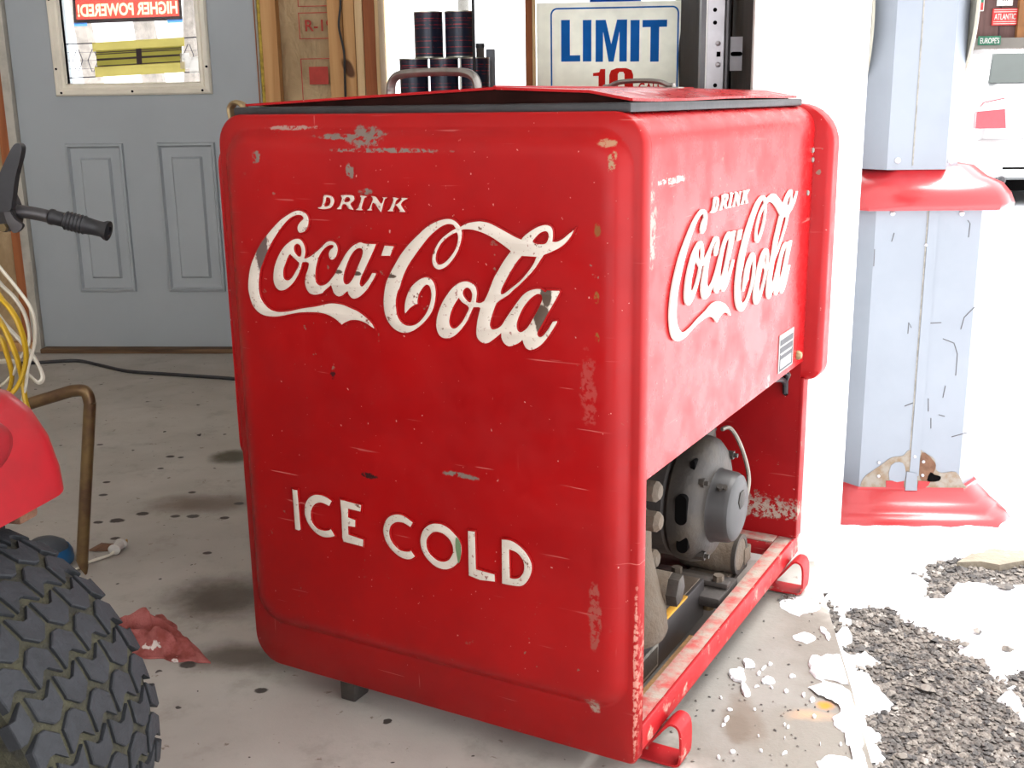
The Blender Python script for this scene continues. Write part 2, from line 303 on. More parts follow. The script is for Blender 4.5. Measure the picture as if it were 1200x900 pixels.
# ---------------------------------------------------------------- mesh helpers
COL = scene.collection
class MB:
    """collects shapes of ONE thing or part, then links them as one mesh object"""
    def __init__(s): s.v = []; s.f = []
    def add(s, vs, fs):
        o = len(s.v); s.v += [tuple(v) for v in vs]; s.f += [tuple(i+o for i in q) for q in fs]; return s
    def box(s, x0, x1, y0, y1, z0, z1, bev=0.0, seg=2):
        if bev <= 0:
            vs = [(x, y, z) for x in (x0, x1) for y in (y0, y1) for z in (z0, z1)]
            return s.add(vs, [(0, 1, 3, 2), (4, 6, 7, 5), (0, 4, 5, 1), (2, 3, 7, 6), (0, 2, 6, 4), (1, 5, 7, 3)])
        bm = bmesh.new(); bmesh.ops.create_cube(bm, size=1)
        for v in bm.verts: v.co = Vector(((x0+x1)/2+v.co.x*(x1-x0), (y0+y1)/2+v.co.y*(y1-y0), (z0+z1)/2+v.co.z*(z1-z0)))
        bmesh.ops.bevel(bm, geom=bm.edges[:], offset=bev, segments=seg, profile=0.5, affect='EDGES')
        return s.bm(bm)
    def bm(s, bm):
        bm.verts.index_update()
        s.add([v.co[:] for v in bm.verts], [[v.index for v in f.verts] for f in bm.faces]); bm.free(); return s
    def prism(s, pts, fn, a, b):
        """polygon pts (2D) extruded between depths a and b; fn(p, depth) -> 3D"""
        n = len(pts); vs = [fn(p, a) for p in pts]+[fn(p, b) for p in pts]
        fs = [tuple(range(n))[::-1], tuple(range(n, 2*n))]+[(i, (i+1) % n, n+(i+1) % n, n+i) for i in range(n)]
        return s.add(vs, fs)
    def loft(s, rings, cap0=True, cap1=True, closed=True):
        n = len(rings[0]); vs = [p for r in rings for p in r]; fs = []
        for k in range(len(rings)-1):
            for i in range(n if closed else n-1):
                j = (i+1) % n; fs.append((k*n+i, k*n+j, (k+1)*n+j, (k+1)*n+i))
        if cap0: fs.append(tuple(range(n))[::-1])
        if cap1: fs.append(tuple(range((len(rings)-1)*n, len(rings)*n)))
        return s.add(vs, fs)
    def lathe(s, prof, org, axis, seg=32, cap=True):
        """prof: list of (radius, along)"""
        ax = Vector(axis).normalized(); t = Vector((0, 0, 1)) if abs(ax.z) < 0.9 else Vector((1, 0, 0))
        e1 = ax.cross(t).normalized(); e2 = ax.cross(e1); o = Vector(org)
        rings = [[o+ax*h+(e1*math.cos(2*math.pi*i/seg)+e2*math.sin(2*math.pi*i/seg))*max(r, 1e-5) for i in range(seg)] for r, h in prof]
        return s.loft(rings, cap, cap)
    def cyl(s, p0, p1, r, seg=20, bev=0.0):
        d = Vector(p1)-Vector(p0); L = d.length
        prof = [(r-bev, 0), (r, bev), (r, L-bev), (r-bev, L)] if bev else [(r, 0), (r, L)]
        return s.lathe(prof, p0, d, seg)
    def tube(s, path, r, seg=10, flat=1.0, rfn=None):
        path = [Vector(p) for p in path]; rings = []
        prev = None
        for i, p in enumerate(path):
            t = (path[min(i+1, len(path)-1)]-path[max(i-1, 0)]).normalized()
            if prev is None:
                a = Vector((0, 0, 1)) if abs(t.z) < 0.9 else Vector((1, 0, 0)); n = t.cross(a).normalized()
            else: n = (prev-t*prev.dot(t)).normalized()
            prev = n; b = t.cross(n); rr = rfn(i/(len(path)-1)) if rfn else r
            rings.append([p+n*math.cos(2*math.pi*k/seg)*rr*flat+b*math.sin(2*math.pi*k/seg)*rr for k in range(seg)])
        return s.loft(rings)
    def build(s, name, mat, parent=None, smooth=True, angle=35, loc=None):
        me = bpy.data.meshes.new(name); me.from_pydata(s.v, [], s.f); me.update()
        bm = bmesh.new(); bm.from_mesh(me); bmesh.ops.recalc_face_normals(bm, faces=bm.faces); bm.to_mesh(me); bm.free()
        return link(name, me, mat, parent, smooth, angle, loc)
def link(name, me, mat, parent=None, smooth=True, angle=35, loc=None):
    if smooth: me.shade_smooth(); me.set_sharp_from_angle(angle=math.radians(angle))
    me.materials.clear(); me.materials.append(MATS[mat])
    o = bpy.data.objects.new(name, me); COL.objects.link(o)
    if parent: o.parent = parent
    if loc is not None: o.location = loc
    return o
def tag(o, label, cat, group=None):
    o['label'] = label; o['category'] = cat
    if group: o['group'] = group
    return o
def thing(name, label, cat, loc=(0, 0, 0), rz=0.0, group=None):
    o = bpy.data.objects.new(name, None); COL.objects.link(o); o.location = loc; o.rotation_euler = (0, 0, rz)
    o.empty_display_size = 0.05
    return tag(o, label, cat, group)
def struct(o): o['kind'] = 'structure'; return o
def bx(name, mat, b, parent=None, bev=0.0, smooth=False):
    return MB().box(*b, bev=bev).build(name, mat, parent, smooth or bev > 0)
def arc(cx, cy, r, a0, a1, n):
    return [(cx+r*math.cos(math.radians(a0+(a1-a0)*i/n)), cy+r*math.sin(math.radians(a0+(a1-a0)*i/n))) for i in range(n+1)]
def rrect(x0, x1, y0, y1, r, n=8):
    """rounded rectangle, radii r = (bottom-left, bottom-right, top-right, top-left), counter-clockwise"""
    if not isinstance(r, (tuple, list)): r = (r,)*4
    return (arc(x0+r[0], y0+r[0], r[0], 180, 270, n)+arc(x1-r[1], y0+r[1], r[1], 270, 360, n)
            + arc(x1-r[2], y1-r[2], r[2], 0, 90, n)+arc(x0+r[3], y1-r[3], r[3], 90, 180, n))
def smooth_path(pts, n=8, closed=False):
    """Catmull-Rom through points; a point whose last item is the string 'c' is a corner"""
    P = [Vector(p[:-1]) if p[-1] == 'c' else Vector(p) for p in pts]; cor = [p[-1] == 'c' for p in pts]
    N = len(P); out = []
    for i in range(N if closed else N-1):
        p1, p2 = P[i], P[(i+1) % N]
        p0 = P[(i-1) % N] if (closed or i > 0) else p1
        p3 = P[(i+2) % N] if (closed or i+2 < N) else p2
        if cor[i]: p0 = p1-(p2-p1)*0.3
        if cor[(i+1) % N]: p3 = p2+(p2-p1)*0.3
        for k in range(n):
            t = k/n
            out.append(0.5*((2*p1)+(p2-p0)*t+(2*p0-5*p1+4*p2-p3)*t*t+(3*p1-p0-3*p2+p3)*t**3))
    if not closed: out.append(P[-1])
    return out
def shape_mesh(polys, thick, bevel=0.0, offset=0.0, fn=None):
    """flat shape with holes (2D curve fill), thickness and bevelled edge -> mesh; fn maps (x, y, height) to 3D"""
    cu = bpy.data.curves.new('shape', 'CURVE'); cu.dimensions = '2D'; cu.fill_mode = 'BOTH'
    for pl in polys:
        sp = cu.splines.new('POLY'); sp.points.add(len(pl)-1); sp.use_cyclic_u = True
        for q, p in zip(sp.points, pl): q.co = (p[0], p[1], 0, 1)
    cu.extrude = thick/2; cu.bevel_depth = bevel; cu.bevel_resolution = 1; cu.offset = offset
    return curve_mesh(cu, thick/2+bevel, fn)
def curve_mesh(cu, lift, fn):
    ob = bpy.data.objects.new('tmp', cu); me = bpy.data.meshes.new_from_object(ob)
    bpy.data.objects.remove(ob); 
    for v in me.vertices:
        v.co = fn(v.co.x, v.co.y, v.co.z+lift) if fn else (v.co.x, v.co.y, v.co.z+lift)
    bm = bmesh.new(); bm.from_mesh(me); bmesh.ops.remove_doubles(bm, verts=bm.verts, dist=1e-6)
    bmesh.ops.recalc_face_normals(bm, faces=bm.faces); bm.to_mesh(me); bm.free()
    return me
def text_mesh(s, w, h, thick, fn, bold=0.0, mirror=False):
    """lettering fitted to a w x h rectangle whose lower left corner is the origin"""
    cu = bpy.data.curves.new('text', 'FONT'); cu.body = s; cu.size = 1; cu.offset = bold; cu.resolution_u = 4
    ob = bpy.data.objects.new('tmp', cu); me = bpy.data.meshes.new_from_object(ob); bpy.data.objects.remove(ob)
    xs = [v.co.x for v in me.vertices]; ys = [v.co.y for v in me.vertices]
    x0, x1, y0, y1 = min(xs), max(xs), min(ys), max(ys)
    bm = bmesh.new(); bm.from_mesh(me)
    r = bmesh.ops.extrude_face_region(bm, geom=bm.faces[:]) if thick else {'geom': []}
    for g in r['geom']:
        if isinstance(g, bmesh.types.BMVert): g.co.z = 1.0
    for v in bm.verts:
        x = (v.co.x-x0)/(x1-x0)*w
        if mirror: x = w-x
        v.co = Vector(fn(x, (v.co.y-y0)/(y1-y0)*h, v.co.z*thick))
    bmesh.ops.recalc_face_normals(bm, faces=bm.faces); bm.to_mesh(me); bm.free()
    return me
def text_loops(s, bold=0.0, mirror=False):
    """outlines of lettering, scaled to the unit square"""
    me = text_mesh(s, 1, 1, 0, lambda x, y, h: (x, y, 0), bold, mirror)
    bm = bmesh.new(); bm.from_mesh(me); bmesh.ops.remove_doubles(bm, verts=bm.verts, dist=1e-6); loops = []
    nxt = {}
    for e in bm.edges:
        if len(e.link_faces) == 1:
            for a, b_ in ((0, 1), (1, 0)): nxt.setdefault(e.verts[a].index, []).append(e.verts[b_].index)
    bm.verts.ensure_lookup_table(); seen = set()
    for st_ in nxt:
        if st_ in seen: continue
        lp = [st_]; seen.add(st_); cur = st_
        while True:
            c = [q for q in nxt[cur] if q not in seen]
            if not c: break
            cur = c[0]; seen.add(cur); lp.append(cur)
        if len(lp) > 2: loops.append([(bm.verts[i].co.x, bm.verts[i].co.y) for i in lp])
    bm.free(); return loops
def copy_tree(o, parent=None):
    c = o.copy(); COL.objects.link(c); c.parent = parent
    for ch in list(o.children): copy_tree(ch, c)
    return c
rng = random.Random(7)
# ================================================================ the place: slab, ground, walls
EDGE = [(0.20, -1.5), (0.306, 0.0), (0.416, 1.526), (0.436, 1.756), (0.462, 2.134), (0.475, 2.31)]
def edge_x(y):
    for (x0, y0), (x1, y1) in zip(EDGE, EDGE[1:]):
        if y <= y1: return x0+(x1-x0)*(y-y0)/(y1-y0)
    return EDGE[-1][0]
pts = [(-3.5, -1.5)]+EDGE+[(0.475, 4.5), (-3.5, 4.5)]
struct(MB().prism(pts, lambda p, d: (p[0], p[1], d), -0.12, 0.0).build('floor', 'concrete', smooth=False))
GZ = -0.08
struct(MB().add([(-60, -40, GZ), (80, -40, GZ), (80, 120, GZ), (-60, 120, GZ)], [(0, 1, 2, 3)]).build('ground', 'gravel', smooth=False))
YB = 4.318
def XW(px, y=50): return AY(px, y, YB).x
b = MB()
for q in ((-3.5, -2.25, 0, 2.7), (-1.22, -0.80, 0, 2.7), (0.345, 0.475, 0, 2.7), (-2.25, -1.22, 2.08, 2.7), (-0.80, 0.345, 1.95, 2.7), (-0.80, 0.345, 0, 0.93)):
    b.box(q[0], q[1], 4.46, 4.5, q[2], q[3])
wall_back = struct(b.build('wall_back', 'wall_board', smooth=False))
struct(bx('wall_left', 'wall_board', (-3.56, -3.5, -1.5, 4.5, -0.08, 2.7)))
struct(MB().box(-3.56, -3.3, -1.62, -1.5, -0.08, 2.7).box(-3.3, -0.1, -1.62, -1.5, 2.4, 2.7).box(-0.1, 0.32, -1.62, -1.5, -0.08, 2.7).build('wall_front', 'wall_board', smooth=False))  # unseen; the open doorway behind the camera is added to brighten the room
wall_right = struct(MB().box(0.31, 0.50, 2.30, 4.5, -0.10, 2.7).box(0.10, 0.32, -1.5, -1.2, -0.10, 2.7).box(0.10, 0.32, -1.2, 2.30, 2.4, 2.7).build('wall_right', 'shade_toned_boards', smooth=False))
struct(bx('ceiling', 'ceiling_board', (-3.6, 1.0, -1.9, 4.8, 2.7, 2.78)))  # outer edge extended past the wall, out of view, to keep sun off the slab
struct(MB().box(0.306, 0.524, 2.274, 2.30, -0.075, 2.36, bev=0.004).build('trim_1', 'white_trim'))
struct(MB().box(0.50, 0.524, 2.301, 4.52, 0.02, 2.7).build('trim_2', 'white_trim', smooth=False))
# small block under the foot of the white jamb
p = G(958, 661, -0.02)
tag(bx('block', 'machine_dusty', (p.x-0.018, p.x+0.012, p.y+0.01, p.y+0.04, -0.079, 0.004), bev=0.002), 'small tan block under the foot of the white door jamb', 'block')

# studs, plates and insulation of the unfinished back wall
def stud(x0, x1, mat, y0=YB, z0=0.04, z1=2.66, name='stud'):
    return bx(name, mat, (x0, x1, y0, 4.46, z0, z1), wall_back, bev=0.002)
stud(-3.5, 0.31, 'pine', z0=0.0, z1=0.04, name='bottom_plate') if False else None
for x0, x1 in ((-3.5, -2.25), (-1.22, 0.31)):
    bx('bottom_plate', 'pine', (x0, x1, YB+0.002, 4.46, 0.0, 0.038), wall_back, bev=0.002)
bx('top_plate', 'pine', (-3.5, 0.31, YB, 4.46, 2.662, 2.7), wall_back)
stud(-2.292, -2.254, 'pine_red'); stud(-2.45, -2.412, 'pine'); stud(-2.86, -2.82, 'pine'); stud(-3.27, -3.23, 'pine')
stud(XW(307), XW(325), 'pine'); stud(XW(385), XW(402), 'pine'); stud(XW(403), XW(416), 'pine'); stud(XW(417), XW(426), 'pine_pale', YB-0.004); stud(XW(427), -0.803, 'pine_red', YB-0.008)
stud(0.348, 0.388, 'pine', z1=2.6) if False else None
bx('header', 'pine', (-0.80, 0.31, YB, 4.46, 1.952, 2.10), wall_back, bev=0.002)
for x in (-0.62, -0.2, 0.2): bx('cripple_stud', 'pine', (x, x+0.038, YB, 4.46, 0.04, 0.92), wall_back)
bx('foam_strip', 'foam', (XW(303), XW(306.5), YB+0.004, 4.44, 0.0, 2.1), wall_back, bev=0.001)
bx('gap_strip', 'jamb_paint', (XW(300.5), XW(302.5), YB+0.002, 4.44, 0.0, 2.1), wall_back)
def batt(x0, x1, y=4.364):
    rows, cols = 30, 8; vs = []
    for i in range(rows+1):
        for j in range(cols+1):
            s = j/cols; x = x0+(x1-x0)*s; z = 0.04+2.62*i/rows
            bul = math.sin(s*math.pi)*0.022+0.010*noise.noise(Vector((x*9, z*5, 1.3)))
            vs.append((x, y-bul, z))
    fs = [(i*(cols+1)+j, i*(cols+1)+j+1, (i+1)*(cols+1)+j+1, (i+1)*(cols+1)+j) for i in range(rows) for j in range(cols)]
    return MB().add(vs, fs).build('insulation_batt', 'kraft_paper', wall_back, angle=80)
for a, c in ((-3.23, -2.86), (-2.82, -2.45), (-2.412, -2.292), (XW(325), XW(385))): batt(a, c)
# red print on the batt beside the window studs
YI = 4.3275
def frame2d(x0, x1, z0, z1, t): 
    return MB().box(x0, x1, YI, YI+0.001, z0, z0+t).box(x0, x1, YI, YI+0.001, z1-t, z1).box(x0, x0+t, YI, YI+0.001, z0, z1).box(x1-t, x1, YI, YI+0.001, z0, z1)
a = AY(351, 46, YI); c = AY(391, 14, YI); frame2d(a.x, c.x, a.z, c.z, 0.003).build('print_frame', 'print_red', wall_back, False)
a = AY(355, 120, YI); c = AY(391, 68, YI); frame2d(a.x, c.x, a.z, c.z, 0.003).build('print_frame', 'print_red', wall_back, False)
a = AY(349, 8, YI); c = AY(391, -30, YI); frame2d(a.x, c.x, a.z, c.z, 0.003).build('print_frame', 'print_red', wall_back, False)
a = AY(363, 99, YI); c = AY(384, 78, YI); bx('print_square', 'print_red', (a.x, c.x, YI, YI+0.001, a.z, c.z), wall_back)
a = AY(358, 37, YI)
me = text_mesh('R-19', 0.105, 0.042, 0.001, lambda x, y, h: (a.x+x, YI-h, a.z+y), 0.012); link('print_lettering', me, 'print_red', wall_back, False)

# grey entry door with half light
door = bpy.data.objects.new('door_1', None); COL.objects.link(door); struct(door)
DX0, DX1, DY = -2.212, -1.258, 4.33
b = MB()
for q in ((DX0, -2.0, 0.02, 2.05), (-1.463, DX1, 0.02, 2.05), (-2.0, -1.463, 0.02, 1.022), (-2.0, -1.463, 1.925, 2.05)): b.box(q[0], q[1], DY, DY+0.044, q[2], q[3])
b.build('door_slab', 'door_grey', door, False)
def ring(x0, x1, z0, z1, i, y): return [(x0+i, y, z0+i), (x1-i, y, z0+i), (x1-i, y, z1-i), (x0+i, y, z1-i)]
def panel(x0, x1, z0, z1):
    rs = [ring(x0, x1, z0, z1, i, DY-h) for i, h in ((0, 0), (0.003, 0.011), (0.011, 0.014), (0.018, 0.002), (0.054, 0.001), (0.062, 0.012))]
    return MB().loft(rs, False, True).build('door_panel', 'door_grey', door, False)
panel(-2.036, -1.806, 0.243, 0.822); panel(-1.674, -1.444, 0.243, 0.822)
rs = [ring(-2.046, -1.437, 1.0, 1.955, i, y) for i, y in ((0, DY), (0, DY-0.010), (0.006, DY-0.018), (0.020, DY-0.022), (0.030, DY-0.012), (0.040, DY-0.014), (0.046, DY-0.004), (0.046, DY+0.02))]
lite = MB().loft(rs, False, False).build('lite_frame', 'lite_frame', door, False)
for x, z in ((-2.02, 1.012), (-1.742, 1.014), (-1.47, 1.014), (-2.03, 1.10), (-1.448, 1.10), (-2.03, 1.35), (-1.448, 1.35)):
    MB().cyl((x, DY-0.0225, z), (x, DY-0.017, z), 0.0045, 10).build('screw', 'black_hole', lite)
bx('pane', 'window_glass', (-2.0, -1.463, DY+0.018, DY+0.022, 1.022, 1.925), door)
def wire(pxs, name='came', Y=DY+0.012, r=0.0022):
    pp = [AY(x, y, Y) for x, y in pxs]; return MB().tube(pp, r, 6).build(name, 'lead_came', door)
wire([(75, 52), (112, 50.5)]); wire([(216, 44.5), (236, 43)]); wire([(78, 91.5), (112, 90)]); wire([(216, 85), (238, 84)])
for cx, cy in ((91, 71), (109, 71), (221, 65), (238, 63)):
    wire([(cx-6, cy), (cx-1, cy-13), (cx+1, cy-13), (cx+6, cy), (cx+1, cy+13), (cx-1, cy+13), (cx-6, cy)], r=0.0014)
for z in (1.13, 1.16, 1.1): bx('came', 'lead_came', (-2.0, -1.463, DY+0.0135, DY+0.0145, z, z+0.0012), door)
# jambs, threshold, hinges
b = MB().box(-2.25, DX0-0.004, YB-0.012, 4.46, 0, 2.07, bev=0.002).build('door_jamb', 'jamb_paint', door)
MB().box(DX1+0.004, XW(300.5), YB-0.006, 4.46, 0, 2.07, bev=0.002).build('door_jamb', 'pine_red', door)
MB().box(-2.25, XW(300.5), YB-0.012, 4.46, 2.055, 2.08, bev=0.002).build('door_head', 'jamb_paint', door)
MB().box(-2.212, DX1, 4.285, 4.46, 0.0, 0.018, bev=0.003).build('threshold', 'threshold_wood', door)
for z in (0.28, 1.0, 1.75):
    MB().cyl((DX0-0.004, YB-0.014, z), (DX0-0.004, YB-0.014, z+0.09), 0.006, 10).build('hinge', 'jamb_paint', door)

# window behind the cooler: left light with the cans, right light behind the pump sign
win = bpy.data.objects.new('window_1', None); COL.objects.link(win); struct(win)
MB().box(-0.802, -0.788, YB-0.01, 4.46, 0.93, 1.95, bev=0.002).build('window_jamb', 'pine_pale', win)
MB().box(XW(616), XW(624), YB-0.02, 4.46, 0.93, 1.95, bev=0.002).build('mullion', 'pine_red', win)
MB().box(XW(624.3), XW(628), YB-0.028, YB-0.002, 0.93, 1.95, bev=0.002).build('mullion_edge', 'pine_pale', win)
MB().box(XW(813), XW(822), YB-0.02, 4.46, 0.93, 1.95, bev=0.002).build('window_jamb', 'pine', win)
MB().box(-0.802, 0.36, 4.20, 4.46, 0.925, 0.952, bev=0.004).build('window_sill', 'pine', win)
MB().box(-0.788, XW(616), 4.425, 4.43, 0.952, 1.95).build('pane', 'window_glass', win, False)
MB().box(XW(624), XW(813), 4.425, 4.43, 0.952, 1.95).build('pane', 'window_glass', win, False)
# ================================================================ the drink cooler
cooler = thing('drink_cooler', 'large red metal soda cooler with white script lettering and open motor compartment', 'cooler', CO, CA)
LV = -0.018   # the raised field of the front panel
# front panel: flat sheet with a raised, soft-edged field
def outline(inset, r):
    return rrect(inset, W-inset, ZB+inset, H-inset, r)
rs = [[(u, 0.022, z) for u, z in rrect(0.0, W, ZB, H, (0.05, 0.012, 0.045, 0.045))],
      [(u, 0.003, z) for u, z in rrect(0.0, W, ZB, H, (0.05, 0.012, 0.045, 0.045))],
      [(u, 0.0, z) for u, z in rrect(0.003, W-0.003, ZB+0.003, H-0.003, (0.048, 0.011, 0.042, 0.042))]]
FX0, FX1, FZ0, FZ1 = 0.012, 0.684, 0.122, 0.928
for i, h in ((0.0, 0.0), (0.003, -0.001), (0.007, -0.0045), (0.012, -0.0095), (0.018, -0.0138), (0.025, -0.0166), (0.033, -0.0178), (0.040, LV), (0.06, LV)):
    rs.append([(u, h, z) for u, z in rrect(FX0+i, FX1-i, FZ0+i, FZ1-i, max(0.052-i*0.55, 0.008))])
front = MB().loft(rs, False, True).build('front_panel', 'front_red', cooler, angle=60)
front['label'] = 'dented red front panel with a raised field'
# shell: left side, top, and the right side panel down to the machine compartment
def strip(profile, t, v0, v1, name, mat, nseg=1):
    """sheet of thickness t whose (u, z) profile is swept along v"""
    P = [Vector(p) for p in profile]; inn = []
    for i, p in enumerate(P):
        d = (P[min(i+1, len(P)-1)]-P[max(i-1, 0)]).normalized(); inn.append(p+Vector((-d.y, d.x))*t)
    loop = P+inn[::-1]
    rings = [[(q.x, v0+(v1-v0)*k/nseg, q.y) for q in loop] for k in range(nseg+1)]
    return MB().loft(rings).build(name, mat, cooler, angle=40)
R = 0.045
side_prof = [(W-0.09, H-0.001)]+[(W-R+R*math.cos(math.radians(a)), H-R+(R-0.001)*math.sin(math.radians(a))) for a in range(90, -1, -9)]+[(W-0.0005, 0.7), (W, 0.465)]
side = strip(side_prof, -0.003, 0.0225, D-0.004, 'side_panel', 'side_red')
side['label'] = 'sunlit red side panel with white script lettering'
left_prof = [(0.0005, 0.06), (0.0, 0.6)]+[(R+R*math.cos(math.radians(a)), H-R+(R-0.001)*math.sin(math.radians(a))) for a in range(180, 89, -9)]+[(W-0.0905, H-0.001)]
strip(left_prof, -0.003, 0.0225, D-0.004, 'left_panel', 'red_paint')
MB().prism(rrect(0.01, 0.74, 0.395, 0.90, 0.03), lambda p, d: (d, p[0], p[1]), -0.012, -0.0002).build('left_access_panel', 'red_paint', cooler)
MB().box(0.02, W-0.02, 0.03, D-0.02, 0.462, 0.466).build('tank_floor', 'machine_dark', cooler, False)
# proud rear panel wrapping round the back corner
def ro(i): return rrect(-0.034+i, W+0.034-i, 0.425+i, H+0.002-i, (0.03, 0.03, 0.075, 0.075))
MB().loft([[(u, D-0.003, z) for u, z in ro(0.010)], [(u, D+0.004, z) for u, z in ro(0.001)], [(u, D+0.012, z) for u, z in ro(0.0)], [(u, D+0.045, z) for u, z in ro(0.0)],
           [(u, D+0.056, z) for u, z in ro(0.006)], [(u, D+0.06, z) for u, z in ro(0.02)]]).build('rear_panel', 'red_paint', cooler, angle=50)
rear_low = MB().box(0.0, W-0.004, D-0.004, D+0.0, 0.098, 0.466).box(W-0.006, W+0.003, D-0.004, D+0.03, 0.098, 0.43, bev=0.002).build('rear_lower_panel', 'inner_red', cooler, angle=30)
MB().box(0.528, 0.536, D-0.0065, D-0.0035, 0.36, 0.44, bev=0.001).box(0.552, 0.56, D-0.0065, D-0.0035, 0.36, 0.44, bev=0.001).box(0.528, 0.56, D-0.0065, D-0.0035, 0.352, 0.36, bev=0.001).build('embossed_channel', 'inner_red', rear_low)
# white scuffed stripe on the inside
u0, z0 = FR(905, 600, D-0.006)
# screws along the rear seam and on the side panel
for x, y in ((952, 176), (953, 187), (946, 226)):
    v, z = SD(x, y); MB().lathe([(0.0001, 0), (0.005, 0), (0.005, 0.002), (0.003, 0.0035), (0.0001, 0.0035)], (W, min(v, D-0.012), z), (1, 0, 0), 12).build('screw', 'plate_metal', side)
v, z = SD(934, 416); MB().lathe([(0.009, 0), (0.009, 0.004), (0.006, 0.009), (0.0001, 0.01)], (W, v, z), (1, 0, 0), 12).build('bolt', 'brass_dull', side)
# data plate on the side
v0, z0 = SD(911, 436); v1, z1 = SD(929, 399)
plate = MB().box(W, W+0.0015, v0, v1, z0-0.004, z0+0.066).build('data_plate', 'plate_grey', side, False)
for a, c in ((0.050, 0.060), (0.036, 0.046), (0.024, 0.031), (0.003, 0.006)):
    MB().box(W+0.0015, W+0.002, v0+0.006, v1-0.006, z0+a-0.004, z0+c-0.004).build('print_line', 'plate_print', plate, False)
for a in (v0+0.006, v1-0.010): MB().box(W+0.0015, W+0.002, a, a+0.004, z0, z0+0.03).build('print_line', 'plate_print', plate, False)

# ---- raised lettering, traced from the front
def rg(ox, oy, k, pts): return [((ox+p[0]/k, oy+p[1]/k)+(('c',) if len(p) > 2 else ())) for p in pts]
A = lambda *p: rg(288, 240, 12, p); B = lambda *p: rg(288, 310, 12, p); Cc = lambda *p: rg(370, 280, 12, p); Dd = lambda *p: rg(370, 330, 12, p)
E_ = lambda *p: rg(440, 250, 10, p); F_ = lambda *p: rg(440, 310, 10, p); G_ = lambda *p: rg(560, 250, 10, p); H_ = lambda *p: rg(550, 325, 10, p)
k = 1
capital = A((790, 395), (860, 365), (895, 290), (905, 210), (885, 145), (840, 100), (760, 75), (690, 90), (600, 140), (500, 215), (400, 320), (300, 440), (210, 570), (140, 720), (90, 850)) \
    + B((60, 180), (55, 330), (75, 440), (110, 550), (170, 640), (250, 700), (340, 725), (450, 730), (560, 715), (680, 690), (800, 672)) \
    + Dd((0, 430), (100, 440), (200, 470), (290, 520), (350, 570), (385, 605, k), (430, 575), (500, 545), (580, 538), (660, 555), (740, 590), (800, 635), (845, 655, k), (820, 600), (760, 530), (680, 460), (600, 405), (520, 370), (420, 325), (330, 305), (250, 298), (180, 305), (100, 325)) \
    + B((984, 585), (900, 595), (780, 615), (650, 645), (560, 655), (480, 658), (400, 640), (330, 600), (280, 545), (240, 480), (215, 400), (205, 300), (208, 200), (220, 100)) \
    + A((252, 840), (310, 690), (360, 580), (420, 470), (500, 350), (580, 250), (650, 185), (720, 150), (780, 145), (820, 165), (825, 195), (790, 230), (755, 280), (745, 330), (760, 375))
oca = A((740, 470), (690, 480), (640, 510), (580, 560), (530, 620), (490, 690), (450, 780), (422, 870)) \
    + B((408, 130), (410, 220), (430, 290), (470, 345), (520, 365), (580, 350), (640, 305), (700, 240), (750, 160), (790, 70)) + A((808, 840), (820, 806, k), (880, 808), (905, 830)) \
    + B((888, 70), (862, 150), (852, 250), (870, 330), (910, 395), (960, 420), (1020, 422), (1100, 400)) \
    + Cc((140, 730), (200, 680), (235, 650, k), (250, 690), (270, 750), (310, 795), (350, 808), (400, 790), (440, 755), (468, 735, k), (485, 780), (520, 825), (560, 840), (610, 825), (670, 785), (740, 710), (800, 620), (845, 540), (868, 490), (862, 472, k), (810, 470, k), (795, 500), (760, 560), (710, 625), (670, 660), (645, 645), (640, 610), (660, 540), (700, 450), (760, 320), (820, 190), (872, 66, k), (730, 60, k), (690, 55), (650, 40), (600, 55), (540, 90), (480, 150), (430, 220), (380, 310), (330, 400), (290, 480), (240, 550), (180, 615), (120, 645), (70, 645), (30, 610), (15, 550), (20, 430), (40, 330), (75, 230), (120, 160), (180, 105), (230, 85), (265, 90), (260, 115), (225, 145), (205, 190), (205, 240), (225, 285), (260, 290), (300, 255), (325, 190), (330, 130), (310, 70), (270, 35), (220, 22), (170, 40), (110, 95)) \
    + A((1060, 610), (990, 670), (920, 720), (870, 745), (845, 742, k), (855, 700), (860, 640), (845, 570), (815, 510), (780, 478))
oca_h = [A((745, 550), (780, 570), (800, 620), (800, 680), (785, 720), (750, 710), (715, 670), (700, 620), (710, 570)),
    A((650, 695, k), (690, 740), (750, 795), (768, 820), (750, 880)) + B((725, 80), (680, 160), (630, 210), (590, 212), (560, 190), (548, 140), (553, 60)) + A((567, 860), (595, 780), (625, 715)),
    Cc((640, 130), (670, 145), (680, 185), (660, 260), (620, 360), (580, 460), (540, 550), (490, 615), (450, 632), (420, 610), (410, 550), (425, 460), (455, 370), (500, 260), (550, 180), (600, 140))]
hyphen = Cc((985, 85, k), (1120, 97, k), (1065, 240, k), (935, 238, k))
cap2 = F_((368, 570, k), (355, 540), (360, 450), (385, 350), (430, 260), (500, 190), (570, 150), (630, 145), (680, 180), (710, 240), (722, 320), (715, 420), (690, 520), (640, 610), (570, 690), (490, 755), (420, 790), (350, 800), (280, 780), (210, 730), (160, 660), (125, 570), (110, 460), (115, 340), (135, 230), (170, 130)) \
    + E_((260, 560), (330, 450), (420, 340), (520, 240), (620, 150), (720, 95), (810, 65), (880, 60), (940, 80), (985, 120), (1015, 160), (1015, 195), (990, 210), (965, 190), (945, 165), (920, 135), (860, 128), (790, 155), (720, 205), (640, 280), (560, 380), (480, 490), (400, 610), (340, 740), (300, 870)) \
    + F_((275, 320), (255, 420), (260, 520), (275, 600), (310, 660), (360, 700), (420, 710), (490, 690), (550, 640), (610, 560), (650, 460), (668, 360), (660, 290), (640, 245), (605, 240), (565, 280), (525, 350), (510, 420), (510, 460, k), (470, 475), (420, 510), (385, 550))
